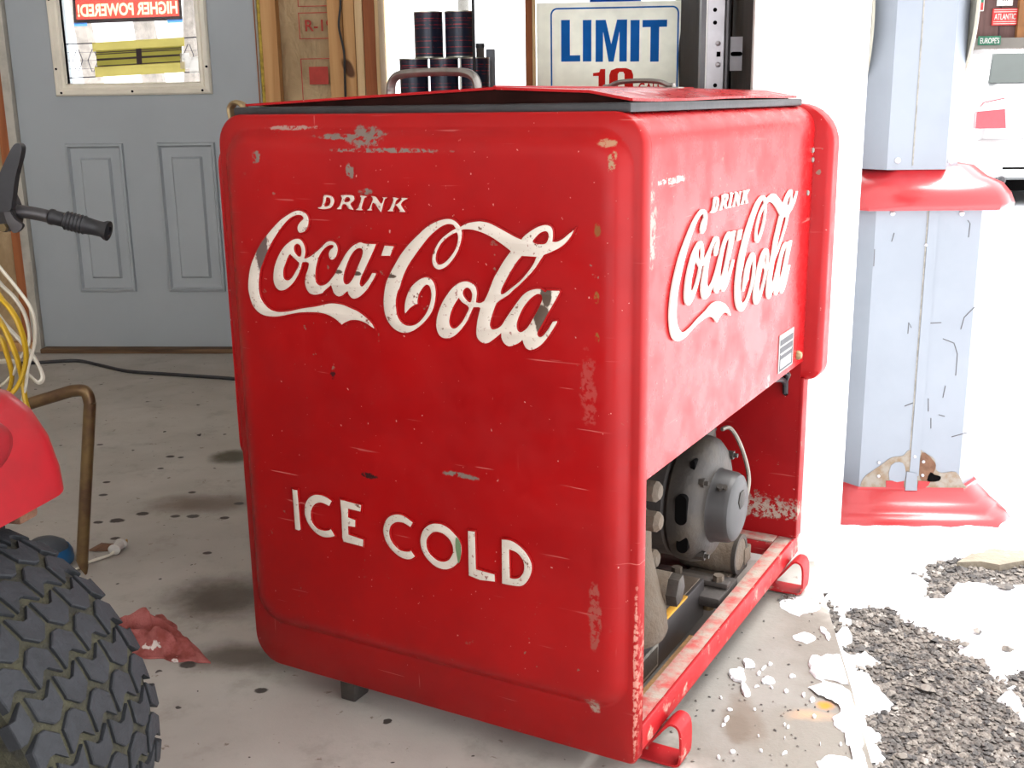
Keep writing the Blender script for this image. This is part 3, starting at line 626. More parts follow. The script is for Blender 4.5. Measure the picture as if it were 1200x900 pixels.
loop_ = E_((990, 165), (1025, 200), (1025, 290), (990, 420), (930, 530), (850, 620), (770, 658), (710, 635), (680, 570), (685, 480), (720, 390), (780, 300), (860, 230), (940, 180))
loop_h = E_((970, 230), (980, 290), (960, 390), (900, 490), (830, 565), (770, 592), (735, 575), (722, 520), (740, 440), (790, 350), (870, 275), (940, 235))
ola = E_((1000, 158, k), (1090, 110)) + G_((0, 90), (60, 90), (150, 110), (250, 160), (350, 215), (450, 270), (520, 300, k), (560, 255), (640, 195), (720, 150), (800, 130), (860, 145), (890, 190), (895, 260), (890, 325, k), (940, 325), (1010, 290), (1080, 230), (1142, 190, k), (1110, 260), (1050, 340), (970, 405), (870, 455), (785, 490, k), (740, 560), (680, 650), (600, 740), (510, 830)) \
    + H_((530, 150), (480, 200), (420, 240), (370, 270), (335, 300, k), (310, 360), (280, 450), (258, 540), (265, 580), (290, 602), (340, 590), (390, 555), (430, 490), (490, 400), (560, 300), (630, 210), (700, 155), (780, 130), (850, 132), (900, 165), (920, 145, k), (1065, 150, k), (1070, 180), (1010, 290), (930, 430), (860, 560), (815, 640), (820, 680), (860, 685), (920, 620), (990, 510, k), (1035, 505), (1040, 530), (980, 630), (910, 730), (830, 810), (740, 850), (680, 830), (650, 780), (635, 735, k), (580, 775), (520, 800), (470, 805), (420, 770), (390, 710), (385, 655, k), (320, 710), (250, 760), (190, 772), (130, 740), (98, 680), (95, 600), (110, 480), (140, 360, k), (125, 350), (65, 350, k), (40, 400)) \
    + F_((1100, 640), (1050, 720), (980, 800), (910, 850), (830, 862), (770, 835), (735, 770), (725, 680), (745, 570), (790, 450), (850, 350), (920, 260), (1000, 205), (1080, 190), (1150, 215)) \
    + H_((90, 110), (105, 180), (98, 250), (95, 285, k), (140, 292), (185, 270, k), (230, 180), (300, 0)) + G_((240, 680), (310, 560), (395, 440, k), (320, 380), (220, 310), (120, 250), (0, 205)) + E_((1120, 190), (1050, 190), (1010, 200))
ola_h = [G_((800, 210), (830, 225), (840, 270), (820, 330), (780, 355), (700, 350), (660, 330), (680, 295), (740, 235)),
    G_((530, 500, k), (695, 510, k), (660, 590), (590, 690), (500, 790), (400, 870)) + H_((440, 168), (400, 190), (385, 180), (395, 130)) + G_((340, 790), (400, 680), (470, 570)),
    F_((1090, 270), (1130, 300), (1145, 360), (1130, 430), (1100, 425), (1060, 380), (1040, 330), (1055, 290)),
    F_((990, 390, k), (1030, 440), (1090, 480), (1105, 510), (1080, 570), (1030, 660), (970, 725), (920, 740), (890, 710), (882, 650), (900, 560), (940, 470)),
    H_((830, 195), (860, 215), (860, 270), (820, 360), (760, 470), (700, 570), (640, 625), (600, 632), (575, 600), (572, 540), (600, 450), (650, 350), (720, 260), (790, 205))]
SCRIPT = [('script_capital', [capital]), ('script_letters', [oca]+oca_h), ('script_hyphen', [hyphen]), ('script_capital', [cap2]), ('script_loop', [loop_, loop_h]), ('script_letters', [ola]+ola_h)]
J = lambda *p: rg(368, 212, 10, [q+(1,) if i in () else q for i, q in enumerate(p)])
DRINK = [[J((130, 165), (215, 172), (248, 215), (245, 262), (215, 312), (150, 332), (70, 326), (62, 306), (96, 298), (118, 235)), J((158, 196), (195, 200), (206, 238), (186, 284), (136, 294), (150, 240))],
    [J((330, 165), (455, 163), (486, 192), (480, 232), (440, 270), (470, 322), (468, 340), (418, 325), (385, 276), (352, 276), (336, 308), (332, 332), (280, 330), (290, 310), (310, 290), (340, 205)), J((388, 195), (430, 200), (430, 230), (400, 244), (370, 240))],
    [J((560, 165), (630, 178), (625, 195), (605, 203), (572, 310), (582, 330), (575, 346), (505, 341), (510, 325), (530, 310), (565, 208), (555, 185))],
    [J((680, 178), (740, 185), (797, 262), (825, 207), (812, 190), (866, 190), (860, 206), (840, 222), (806, 345), (790, 360), (712, 256), (685, 312), (690, 346), (635, 346), (640, 330), (660, 315), (700, 212))],
    [J((935, 188), (1006, 203), (980, 230), (965, 266), (986, 266), (1038, 216), (1036, 195), (1106, 199), (1100, 216), (1075, 226), (1032, 272), (1068, 338), (1086, 366), (1010, 361), (1018, 345), (976, 288), (955, 302), (940, 338), (946, 356), (875, 356), (880, 340), (900, 324), (940, 228))]]
K1 = lambda *p: rg(335, 560, 10, p); K2 = lambda *p: rg(440, 590, 10, p); K3 = lambda *p: rg(535, 600, 10, p)
cor = lambda pts: [p if len(p) > 2 else p+(1,) for p in pts]
ICE = [[K1(*cor([(90, 125), (150, 135), (190, 600), (170, 612), (125, 595)]))],
    [K1((555, 265, 1), (525, 325, 1), (450, 290), (400, 285), (345, 315), (312, 380), (310, 450), (330, 520), (380, 580), (450, 607), (510, 605), (545, 590, 1), (590, 675, 1), (530, 692), (450, 685), (370, 640), (290, 550), (245, 450), (235, 370), (245, 290), (290, 220), (350, 190), (430, 195), (500, 225))],
    [K1(*cor([(650, 245), (900, 310), (890, 390), (745, 355), (745, 455), (830, 485), (828, 570), (745, 560), (750, 655), (925, 715), (918, 800), (690, 740), (675, 690), (665, 420)]))],
    [K2((455, 215, 1), (425, 270, 1), (360, 230), (300, 212), (240, 220), (195, 260), (178, 330), (190, 400), (230, 470), (290, 530), (350, 550), (400, 552), (430, 540, 1), (480, 615, 1), (430, 645), (370, 645), (290, 610), (200, 530), (140, 440), (110, 350), (108, 270), (140, 180), (200, 130), (280, 118), (360, 145))],
    [K2((700, 225), (640, 240), (580, 290), (545, 370), (540, 450), (560, 540), (610, 630), (690, 710), (770, 755), (850, 765), (930, 735), (990, 670), (1020, 580), (1020, 490), (990, 410), (940, 350), (870, 280), (790, 235)), K2((730, 325), (680, 340), (630, 390), (612, 450), (625, 530), (670, 600), (740, 655), (810, 672), (870, 650), (910, 590), (922, 530), (905, 460), (865, 395), (800, 345))],
    [K3(*cor([(145, 210), (230, 220), (242, 660), (460, 720), (465, 810), (290, 790), (155, 735)]))],
    [K3((540, 310, 1), (650, 325), (740, 380), (820, 460), (880, 560), (897, 640), (882, 730), (830, 820), (760, 862), (640, 850), (545, 830, 1)), K3((630, 430, 1), (720, 470), (780, 540), (802, 610), (795, 690), (750, 755), (690, 770), (640, 760, 1))]]
def to_front(polys, n=5):
    out = []
    for pl in polys:
        q = smooth_path([FR(p[0], p[1], LV)+(('c',) if len(p) > 2 else ()) for p in pl], n, True); out.append([(a.x, a.y) for a in q])
    return out
fmap = lambda x, y, h: (x, LV-h, y)
def emboss(polys, name, mp, mat_w, mat_r, parent, sc=1.0):
    me = shape_mesh(polys, 0.0026*sc, 0.0007*sc, -0.0012*sc, mp); link(name, me, mat_w, parent, True, 30)
    if mat_r: me = shape_mesh(polys, 0.0006*sc, 0.0012*sc, 0.0008*sc, mp); link(name+'_rim', me, mat_r, parent, True, 30)
script_f = [(n, to_front(p)) for n, p in SCRIPT]
drink_f = [to_front(p, 3) for p in DRINK]
for n, p in script_f: emboss(p, n, fmap, 'letter_white', 'front_red', front)
for p in drink_f: emboss(p, 'drink_letter', fmap, 'letter_white', 'front_red', front, 0.8)
for p in ICE: emboss(to_front(p, 4), 'ice_cold_letter', fmap, 'letter_white', 'front_red', front)
gl = to_front([K2((960, 390), (990, 410), (1015, 470), (1020, 560), (1010, 640), (990, 690), (975, 620), (955, 500))], 3)
link('paint_mark', shape_mesh(gl, 0.0004, 0, 0, lambda x, y, h: (x, LV-0.0040-h, y)), 'leaf_green', front)
# the same stamp on the side: fitted through two matching points
fa = FR(292, 330, LV); fb = FR(673, 270, LV); sa = SD(782, 372); sb = SD(932, 226)
sx = (sb[0]-sa[0])/(fb[0]-fa[0]); fc = FR(440, 384, LV); 
lo = FR(345, 372, LV); sl = SD(790, 400); hi = FR(505, 256, LV); sh = SD(893, 229)
sz = (sh[1]-sl[1])/(hi[1]-lo[1])
def smap(x, y, h): return (W+0.0004+h, sa[0]+(x-fa[0])*sx, sl[1]+(y-lo[1])*sz)
for n, p in script_f: emboss(p, n, smap, 'letter_white_side', None, side)
da = FR(376, 240, LV); sd0 = SD(832, 243); db = FR(479, 236, LV); sd1 = SD(876, 229)
dx = (sd1[0]-sd0[0])/(db[0]-da[0])
for p in drink_f: emboss(p, 'drink_letter', lambda x, y, h: (W+0.0004+h, sd0[0]+(x-da[0])*dx, sd0[1]-0.002+(y-da[1])*sz), 'letter_white_side', None, side, 0.8)

# ---- lid: rubber gasket, two tented leaves, filler coloured as the shaded gap, handles
MB().box(0.024, W-0.024, 0.012, D-0.01, H-0.002, 0.9555, bev=0.003).build('gasket', 'gasket', cooler)
LP = [(0.030, 0.956), (0.259, 0.9655), (0.468, 0.9735), (0.606, 0.9672), (0.664, 0.9565)]
def zl(u):
    for (a, za), (c, zc) in zip(LP, LP[1:]):
        if u <= c: return za+(zc-za)*(u-a)/(c-a)
    return LP[-1][1]
RU = 0.468
for nm, us in (('left_lid', (0.030, 0.14, 0.259, 0.36, RU-0.001)), ('right_lid', (RU+0.001, 0.54, 0.606, 0.64, 0.664, 0.6665))):
    loop = [(u, zl(u)+0.0005) for u in us]+[(u, zl(u)+0.004) for u in us[::-1]]
    rings = [[(u, v, z+(0.0025*math.sin(v*9+u*5) if 0.1 < v < 0.7 else 0)*(0.4 if nm == 'left_lid' else 0.6)) for u, z in loop] for v in (0.03, 0.12, 0.25, 0.4, 0.55, 0.7, D-0.03)]
    MB().loft(rings).build(nm, 'side_red' if nm == 'right_lid' else 'red_paint', cooler, angle=25)
us = (0.09, 0.259, RU, 0.606, 0.65)
MB().prism([(0.05, 0.9556)]+[(u, zl(u)) for u in us]+[(0.655, 0.9556)], lambda p, d: (p[0], d, p[1]), 0.036, D-0.04).build('lid_gap_filler', 'lid_gap_shade', cooler, False)  # filler block; its dark brown stands in for shade under the leaves
MB().cyl((RU, 0.03, zl(RU)+0.0035), (RU, D-0.03, zl(RU)+0.0035), 0.0025, 8).build('lid_hinge', 'red_paint', cooler)
def handle(u0, u1, v, top, r=0.007):
    zb0, zb1 = zl(u0)+0.003, zl(u1)+0.003
    path = smooth_path([(u0, v, zb0), (u0+0.001, v, (zb0+top)/2), (u0+0.008, v, top-0.007), (u0+0.028, v, top), ((u0+u1)/2, v, top+0.002), (u1-0.028, v, top), (u1-0.008, v, top-0.007), (u1-0.001, v, (zb1+top)/2), (u1, v, zb1)], 6)
    h = MB().tube(path, r, 10, 1.35)
    h.box(u0-0.014, u0+0.016, v-0.014, v+0.014, zb0-0.001, zb0+0.004, bev=0.0015).box(u1-0.016, u1+0.014, v-0.014, v+0.014, zb1-0.001, zb1+0.004, bev=0.0015)
    return h.build('lid_handle', 'cast_metal', cooler, angle=45)
handle(0.112, 0.282, 0.30, 1.005); handle(0.392, 0.52, 0.55, 0.9875, 0.0042)
# bottle opener clip on the left shoulder
u, z = FR(279, 128, 0.03)
MB().tube(smooth_path([(u-0.013, 0.03, z-0.014), (u-0.014, 0.03, z+0.002), (u-0.004, 0.03, z+0.010), (u+0.010, 0.03, z+0.006), (u+0.016, 0.03, z-0.006)], 6), 0.004, 8, 2.2).build('corner_clip', 'brass_dull', cooler)

# ---- base frame and strap feet
RZ0, RZ1 = 0.058, 0.097
fr_ = MB().box(W-0.006, W, 0.004, D+0.03, RZ0, RZ1, bev=0.0015).build('side_rail', 'rail_red', cooler)
MB().box(W-0.034, W-0.006, 0.02, D+0.026, RZ1-0.005, RZ1-0.001, bev=0.001).build('rail_flange', 'rail_dust', fr_)
rr_ = MB().box(0.01, W-0.007, D+0.02, D+0.027, RZ0, RZ1, bev=0.0015).box(0.01, W-0.035, D-0.040, D-0.034, RZ0+0.008, RZ1-0.002, bev=0.0015).build('rear_rail', 'rail_red', cooler)
MB().box(0.01, W-0.0345, D-0.040, D-0.0045, RZ1-0.0015, RZ1+0.002, bev=0.001).build('rail_flange', 'rail_dust', rr_)
MB().box(0.004, 0.010, 0.03, D+0.02, RZ0, RZ1).build('left_rail', 'rail_red', cooler, False)
for vv in (0.105, 0.775):
    prof = smooth_path([(W-0.075, 0.0045), (W+0.010, 0.004), (W+0.030, 0.006), (W+0.036, 0.018), (W+0.036, 0.055), (W+0.031, 0.070), (W+0.020, 0.074), (W+0.010, 0.068), (W-0.010, 0.042), (W-0.032, 0.016), (W-0.06, 0.0085)], 5)
    rings = [[], []]
    b = MB(); n = len(prof); t = 0.0042
    for q in range(n):
        p = prof[q]; d = (prof[min(q+1, n-1)]-prof[max(q-1, 0)]).normalized(); nn = Vector((-d.y, d.x))*t*0.9
        rings[0].append((p, p+nn))
    rr = [[(p.x, vv-0.022, p.y), (p.x, vv+0.022, p.y), (q.x, vv+0.022, q.y), (q.x, vv-0.022, q.y)] for p, q in rings[0]]
    b.loft(rr).build('strap_foot', 'rail_red', cooler, angle=40)
for u, v in ((0.172, 0.04), (0.172, 0.74)): MB().box(u-0.013, u+0.016, v-0.02, v+0.02, 0.0, 0.060, bev=0.003).build('block_foot', 'machine_dark', cooler)

# ---- machinery seen through the open side
X_ = (1, 0, 0)
beam = MB().box(W-0.190, W-0.078, 0.03, 0.50, 0.046, 0.120, bev=0.004).build('support_beam', 'black_iron', cooler)
MB().box(W-0.188, W-0.084, 0.05, 0.49, 0.1195, 0.1222).build('beam_dust', 'machine_dusty', beam, False)
MB().box(W-0.090, W-0.0772, 0.31, 0.41, 0.118, 0.1226, bev=0.001).build('ochre_edge', 'ochre', beam)
bp = MB().box(W-0.0785, W-0.0755, 0.19, 0.272, 0.055, 0.098, bev=0.001).build('beam_plate', 'plate_metal', beam)
MB().box(W-0.0755, W-0.0748, 0.196, 0.266, 0.061, 0.092).build('plate_print', 'machine_dark', bp, False)
MB().box(W-0.076, W-0.038, 0.03, 0.42, 0.040, 0.044).build('drip_tray', 'rusty_tray', cooler, False)
MB().box(W-0.040, W-0.0355, 0.03, 0.62, 0.040, 0.066, bev=0.001).build('inner_angle', 'rust', cooler)
MB().box(0.10, W-0.040, 0.47, 0.575, 0.078, 0.098, bev=0.004).build('cross_bar', 'machine_dark', cooler)
MB().box(W-0.30, W-0.055, 0.585, 0.68, 0.078, 0.086, bev=0.002).build('base_plate', 'machine_dark', cooler)
MB().cyl((W-0.075, 0.515, 0.055), (W-0.075, 0.515, 0.079), 0.011, 12).build('mount_bolt', 'brass_dull', cooler)
# motor, axis across the cabinet
MC = (W-0.015, 0.462, 0.285)
motor = MB().lathe([(0.0001, -0.31), (0.095, -0.31), (0.106, -0.295), (0.106, -0.095), (0.103, -0.091), (0.103, -0.085)], MC, X_, 48).build('motor', 'machine_dark', cooler)
bell = MB().lathe([(0.106, -0.088), (0.110, -0.083), (0.111, -0.062), (0.107, -0.047), (0.097, -0.037), (0.082, -0.031), (0.066, -0.029), (0.0001, -0.029)], MC, X_, 48).build('end_bell', 'machine_grey', motor)
MB().lathe([(0.066, -0.046), (0.063, -0.040), (0.061, -0.017), (0.057, -0.009), (0.048, -0.005), (0.0001, -0.004)], (W, 0.455, 0.280), X_, 40).build('end_cap', 'machine_cap', motor)
capc = (W-0.005, 0.462, 0.294)
MB().lathe([(0.017, 0.0), (0.017, 0.002), (0.012, 0.004), (0.0001, 0.004)], capc, X_, 6).build('cap_boss', 'machine_grey', motor)
def slot(v, z, hz, hv, name='vent_slot'):
    # v here is the place along the axle; the slot opens towards the front of the cabinet
    MB().prism(rrect(v-hv, v+hv, z-hz, z+hz, min(hv, hz)*0.95, 5), lambda p, d: (p[0], d, p[1]), 0.462-math.sqrt(0.1125**2-(z-0.285)**2), 0.43).build(name, 'black_hole', bell)
slot(W-0.072, 0.300, 0.026, 0.010); slot(W-0.072, 0.237, 0.016, 0.010); slot(W-0.066, 0.368, 0.008, 0.004)
for v, z in ((0.388, 0.340), (0.400, 0.206), (0.54, 0.345), (0.55, 0.25)):
    MB().cyl((W-0.070, v, z), (W-0.045, v, z), 0.008, 6).cyl((W-0.045, v, z), (W-0.038, v, z), 0.004, 8).build('bolt', 'machine_grey', bell)
MB().cyl((W-0.028, 0.418, 0.318), (W-0.026, 0.408, 0.332), 0.0055, 8).cyl((W-0.020, 0.422, 0.318), (W-0.018, 0.412, 0.331), 0.0045, 8).build('terminal_screw', 'machine_grey', motor)
# fan ring and bracket behind the motor, with the tube leaving it
b = MB().lathe([(0.105, -0.14), (0.118, -0.136), (0.118, -0.125), (0.105, -0.12)], (W, 0.56, 0.315), X_, 26)
for i in range(26):
    a = 2*math.pi*i/26; b.cyl((W-0.131, 0.56+0.116*math.cos(a), 0.315+0.116*math.sin(a)), (W-0.131, 0.56+0.126*math.cos(a), 0.315+0.126*math.sin(a)), 0.006, 6)
b.build('fan_ring', 'machine_dark', motor)
MB().box(W-0.20, W-0.10, 0.49, 0.60, 0.36, 0.40, bev=0.006).build('top_bracket', 'machine_grey', motor)
for v in (0.545, 0.565): MB().lathe([(0.014, 0), (0.014, 0.006), (0.0001, 0.007)], (W-0.10, v, 0.398), X_, 14).build('wing_nut', 'machine_dusty', motor)
tp = [(W-0.11,)+SD(846, 503, W-0.11), (W-0.10,)+SD(856, 502, W-0.10), (W-0.08,)+SD(868, 522, W-0.08), (W-0.07,)+SD(877, 555, W-0.07), (W-0.07,)+SD(875, 580, W-0.07), (W-0.09,)+SD(866, 602, W-0.09), (W-0.12,)+SD(858, 615, W-0.12)]
MB().tube(smooth_path(tp, 8), 0.0042, 8).build('copper_tube', 'copper_grey', cooler)
# small horizontal cylinder on the base plate
cc = (W-0.05, 0.615, 0.128)
cyl_ = MB().lathe([(0.0001, -0.115), (0.036, -0.11), (0.040, -0.10), (0.040, -0.035), (0.038, -0.032), (0.038, -0.004), (0.035, 0.0)], cc, X_, 30).lathe([(0.030, 0.001), (0.030, -0.006), (0.0001, -0.006)], cc, X_, 30).build('cylinder_housing', 'machine_dusty', cooler)
MB().lathe([(0.0385, -0.006), (0.0385, 0.0015), (0.031, 0.0015), (0.031, -0.006)], cc, X_, 30, False).build('rusty_rim', 'machine_grey', cyl_)
MB().box(W-0.058, W-0.046, 0.635, 0.672, 0.098, 0.13, bev=0.003).build('clamp_ear', 'machine_dusty', cyl_)
MB().box(W-0.14, W-0.06, 0.58, 0.65, 0.086, 0.094, bev=0.002).build('housing_foot', 'machine_dusty', cyl_)
flat = MB().box(W-0.23, W-0.040, 0.512, 0.532, 0.100, 0.110, bev=0.002).build('flat_bar', 'machine_dark', cooler)
for uu in (0.06, 0.14): MB().cyl((W-uu, 0.522, 0.109), (W-uu, 0.522, 0.121), 0.010, 6).build('bolt', 'machine_dusty', flat)
# compressor casting beside the front panel
comp = MB().lathe([(0.0001, 0.0), (0.070, 0.0), (0.074, 0.01), (0.070, 0.05), (0.055, 0.10), (0.046, 0.14), (0.044, 0.20), (0.03, 0.22), (0.0001, 0.222)], (W-0.125, 0.235, 0.122), (0, 0, 1), 36).build('compressor', 'machine_dusty', cooler)
MB().lathe([(0.034, -0.05), (0.032, 0.0), (0.027, 0.012), (0.027, 0.040)], (W-0.100, 0.272, 0.195), (1, 0.12, -0.05), 24).build('valve_port', 'machine_dusty', comp)
MB().lathe([(0.0001, 0.0), (0.026, 0.0), (0.027, 0.003), (0.026, 0.018), (0.020, 0.021), (0.0001, 0.022)], (W-0.061, 0.276, 0.193), (1, 0.12, -0.05), 6).build('hex_plug', 'machine_grey', comp)
for z, v in ((0.385, 0.195), (0.335, 0.20), (0.232, 0.292)):
    MB().lathe([(0.0001, -0.03), (0.017, -0.03), (0.017, 0.006), (0.011, 0.013), (0.0001, 0.014)], (W-0.06 if z > 0.3 else W-0.10, v, z), (1, 0, 0), 8).build('flange_bolt', 'machine_dusty', comp)
MB().box(W-0.14, W-0.075, 0.15, 0.215, 0.31, 0.44, bev=0.012).build('head_casting', 'machine_dusty', comp)
MB().box(W-0.125, W-0.078, 0.17, 0.245, 0.122, 0.156, bev=0.012).build('foot_flange', 'rust', comp)
for v in (0.255,): MB().lathe([(0.0001, -0.02), (0.016, -0.02), (0.016, 0.004), (0.010, 0.010), (0.0001, 0.011)], (W-0.090, v, 0.150), (1, 0, 0), 8).build('foot_bolt', 'machine_dusty', comp)
# cables in the upper rear corner of the compartment
for pp, r, mt in (([(900, 440), (918, 446), (935, 447), (944, 442)], 0.0055, 'black_rubber'), ([(918, 436), (930, 441), (944, 440)], 0.005, 'black_rubber'), ([(928, 431), (936, 436), (945, 437)], 0.003, 'copper_grey')):
    P3 = [(W-0.03, min(SD(x, y, W-0.03)[0], D-0.012), min(SD(x, y, W-0.03)[1], 0.452)) for x, y in pp]
    MB().tube(smooth_path([(P3[0][0]-0.06, P3[0][1]-0.1, 0.456)]+P3, 6), r, 8).build('cable', mt, cooler)
# ================================================================ things by the back wall
# oil cans stacked on the window sill
CY = 4.30
can0 = None
spots = [(484.5, 0), (520, 0), (556.5, 0), (503, 1), (539, 1)]
CR, CH = 0.054, 0.162
for i, (px, row) in enumerate(spots):
    x = AY(px, 60, CY).x; z = 0.9525+row*(CH+0.001)
    lab = ('dark blue oil can in the bottom row, nearest the left window jamb', 'dark blue oil can in the middle of the bottom row on the sill',
           'dark blue oil can in the bottom row, behind the hanging black rod', 'dark blue oil can in the top row, standing clear of the black rod', 'dark blue oil can in the top row, partly behind the black rod')[i].replace('left window jamb', 'window jamb beside the studs')
    if can0 is None:
        c = can0 = thing('oil_can', lab, 'can', (x, CY, z), 0, 'oil cans stacked on the window sill')
        MB().lathe([(0.0001, 0.003), (CR-0.001, 0.003), (CR-0.001, CH-0.003), (0.0001, CH-0.003)], (0, 0, 0), (0, 0, 1), 32).build('can_body', 'can_print', c)
        MB().lathe([(CR-0.003, CH-0.004), (CR, CH-0.004), (CR, CH), (CR-0.003, CH)], (0, 0, 0), (0, 0, 1), 32, False).build('top_rim', 'can_rim', c)
        MB().lathe([(CR-0.003, 0), (CR, 0), (CR, 0.004), (CR-0.003, 0.004)], (0, 0, 0), (0, 0, 1), 32, False).build('bottom_rim', 'can_rim', c)
    else:
        c = copy_tree(can0); c.location = (x, CY, z); c['label'] = lab
    c.rotation_euler = (0, 0, i*0.9)
# items behind the cans
p = AY(562.5, 51, 4.385); a = thing('glass_bottle', 'small grey glass bottle standing behind the stacked oil cans', 'bottle', (p.x, 4.385, 0.9525))
MB().lathe([(0.0001, 0), (0.022, 0), (0.024, 0.01), (0.024, 0.14), (0.015, 0.17), (0.015, 0.20)], (0, 0, 0), (0, 0, 1), 20).build('bottle_body', 'store_grey', a)
MB().lathe([(0.0001, 0.200), (0.017, 0.200), (0.017, p.z-0.9525), (0.0001, p.z-0.9525)], (0, 0, 0), (0, 0, 1), 16).build('bottle_cap', 'steel_dark', a)
p = AY(571, 58, 4.395); a = thing('small_carton', 'pale blue grey carton half hidden behind the stacked oil cans', 'carton', (p.x+0.012, 4.40, 0.9525))
MB().box(-0.016, 0.016, -0.02, 0.018, 0, p.z-0.9525, bev=0.001).build('carton_body', 'pump_blue', a); MB().box(-0.0155, 0.0155, -0.001, 0.001, p.z-0.9525, p.z-0.9505).build('carton_flap', 'store_white', a, False)
# vertical black rod and grey post outside
a = AY(554, 0, 4.22); c = AY(556, 90, 4.22)
tag(MB().tube([(a.x-0.003, 4.23, 1.949), (a.x, 4.225, a.z), (c.x, 4.222, c.z), (c.x+0.001, 4.222, 0.9525)], 0.0055, 10).build('curtain_cord', 'black_rubber'), 'thin black rod hanging in the window in front of the oil cans', 'rod')
a = AY(543, 13, 6.0)
tag(MB().tube([(a.x, 6.0, GZ), (a.x, 6.0, 3.2)], 0.028, 12).box(a.x-0.05, a.x+0.05, 5.95, 6.05, GZ-0.0, GZ+0.06, bev=0.005).build('fence_post', 'store_grey'), 'grey post standing in the snow outside the window', 'post')
# loose black wires on the studs and over the pump sign
a = [AY(x, y, YB-0.012) for x, y in ((396, -60), (399, 0), (397, 30), (403, 60), (404, 85), (405, 140), (403, 200))]
tag(MB().tube(smooth_path(a, 6), 0.0042, 8).build('stud_wire', 'black_rubber'), 'thin black wire stapled down the pine studs left of the window', 'wire')
SY = 4.22
a = [AY(x, y, SY-0.012) for x, y in ((799, -60), (800, 0), (799, 35), (797, 52), (796, 75), (797, 107), (797, 160))]
tag(MB().tube(smooth_path(a, 6), 0.0042, 8).build('hanging_wire', 'black_rubber'), 'thin black wire hanging down in front of the gallons limit sign', 'wire')

# the pump-face sign in front of the right light
sign = thing('limit_sign', 'cream metal sign with blue LIMIT and red 10 GALS lettering', 'sign', (0, 0, 0))
a = AY(628.5, 3, SY); c = AY(811, 3, SY)
sx0, sx1, sz1, sz0 = a.x, c.x, a.z-0.002, 0.9525
MB().add([(sx0, SY, sz0), (sx1, SY, sz0), (sx1, SY, sz1), (sx0, SY, sz1)], [(0, 1, 2, 3)]).build('sign_plate', 'sign_cream', sign)
def on_sign(x, y, h): return (x, SY-h, y)
def sp(x, y): p = AY(x, y, SY); return p.x, p.z
x0, z1 = sp(645, 9.5); x1, _ = sp(796, 9.5); zb = 0.957; t = 0.0055
MB().loft([[(x, SY-0.0006, z) for x, z in rrect(x0, x1, zb, z1, 0.024)], [(x, SY-0.0012, z) for x, z in rrect(x0, x1, zb, z1, 0.024)], [(x, SY-0.0012, z) for x, z in rrect(x0+t, x1-t, zb+t, z1-t, 0.019)], [(x, SY-0.0006, z) for x, z in rrect(x0+t, x1-t, zb+t, z1-t, 0.019)]], False, False).build('border', 'sign_blue', sign, False)
LET = {'L': [[(0, 0), (1, 0), (1, .15), (.46, .15), (.46, 1), (0, 1)]], 'I': [[(0, 0), (1, 0), (1, 1), (0, 1)]],
       'M': [[(0, 0), (.24, 0), (.24, .72), (.42, 0), (.58, 0), (.76, .72), (.76, 0), (1, 0), (1, 1), (.68, 1), (.5, .42), (.32, 1), (0, 1)]],
       'T': [[(.33, 0), (.68, 0), (.68, .83), (1, .83), (1, 1), (0, 1), (0, .83), (.33, .83)]],
       '1': [[(.45, 0), (1, 0), (1, 1), (.6, 1), (.5, .88), (0, .85), (0, .74), (.45, .74)]],
       '0': [[(.3, 0), (.7, 0), (.93, .08), (1, .25), (1, .75), (.93, .92), (.7, 1), (.3, 1), (.07, .92), (0, .75), (0, .25), (.07, .08)], [(.42, .14), (.36, .22), (.36, .78), (.42, .86), (.58, .86), (.64, .78), (.64, .22), (.58, .14)]]}
def letter(ch, pxl, pxr, yt, yb, mat, z_bottom=None):
    (a, zt), (c, zl_) = sp(pxl, yt), sp(pxr, yb)
    if z_bottom: zl_ = z_bottom
    pol = [[(a+(c-a)*x, zl_+(zt-zl_)*y) for x, y in pl] for pl in LET[ch]]
    link('letter', shape_mesh(pol, 0.0, 0, 0, lambda x, y, h: (x, SY-0.0008, y)), mat, sign, False)
for ch, l, r_ in (('L', 657.5, 680), ('I', 683, 693), ('M', 698, 734.5), ('I', 739, 749), ('T', 753, 781)): letter(ch, l, r_, 23.5, 72, 'sign_blue')
zt10 = sp(700, 80)[1]
letter('1', 695, 709, 81, 130, 'sign_red_print', 0.972); letter('0', 714, 741.5, 80, 130, 'sign_red_print', 0.972)
a = sp(748, 97); a = (a[0], a[1]-0.040)
link('letter', text_mesh('GALS', 0.083, 0.040, 0.0, lambda x, y, h: (a[0]+x, SY-0.0008, a[1]+y), 0.012), 'sign_red_print', sign, False)
# blue strip of a second card above it, taped to the glass
a = AY(691, 5, 4.40); c = AY(752, -40, 4.40); tag(MB().box(a.x, c.x, 4.40, 4.403, a.z, c.z).build('blue_card', 'sign_blue', smooth=False), 'plain blue card on the glass above the gallons limit sign', 'card')

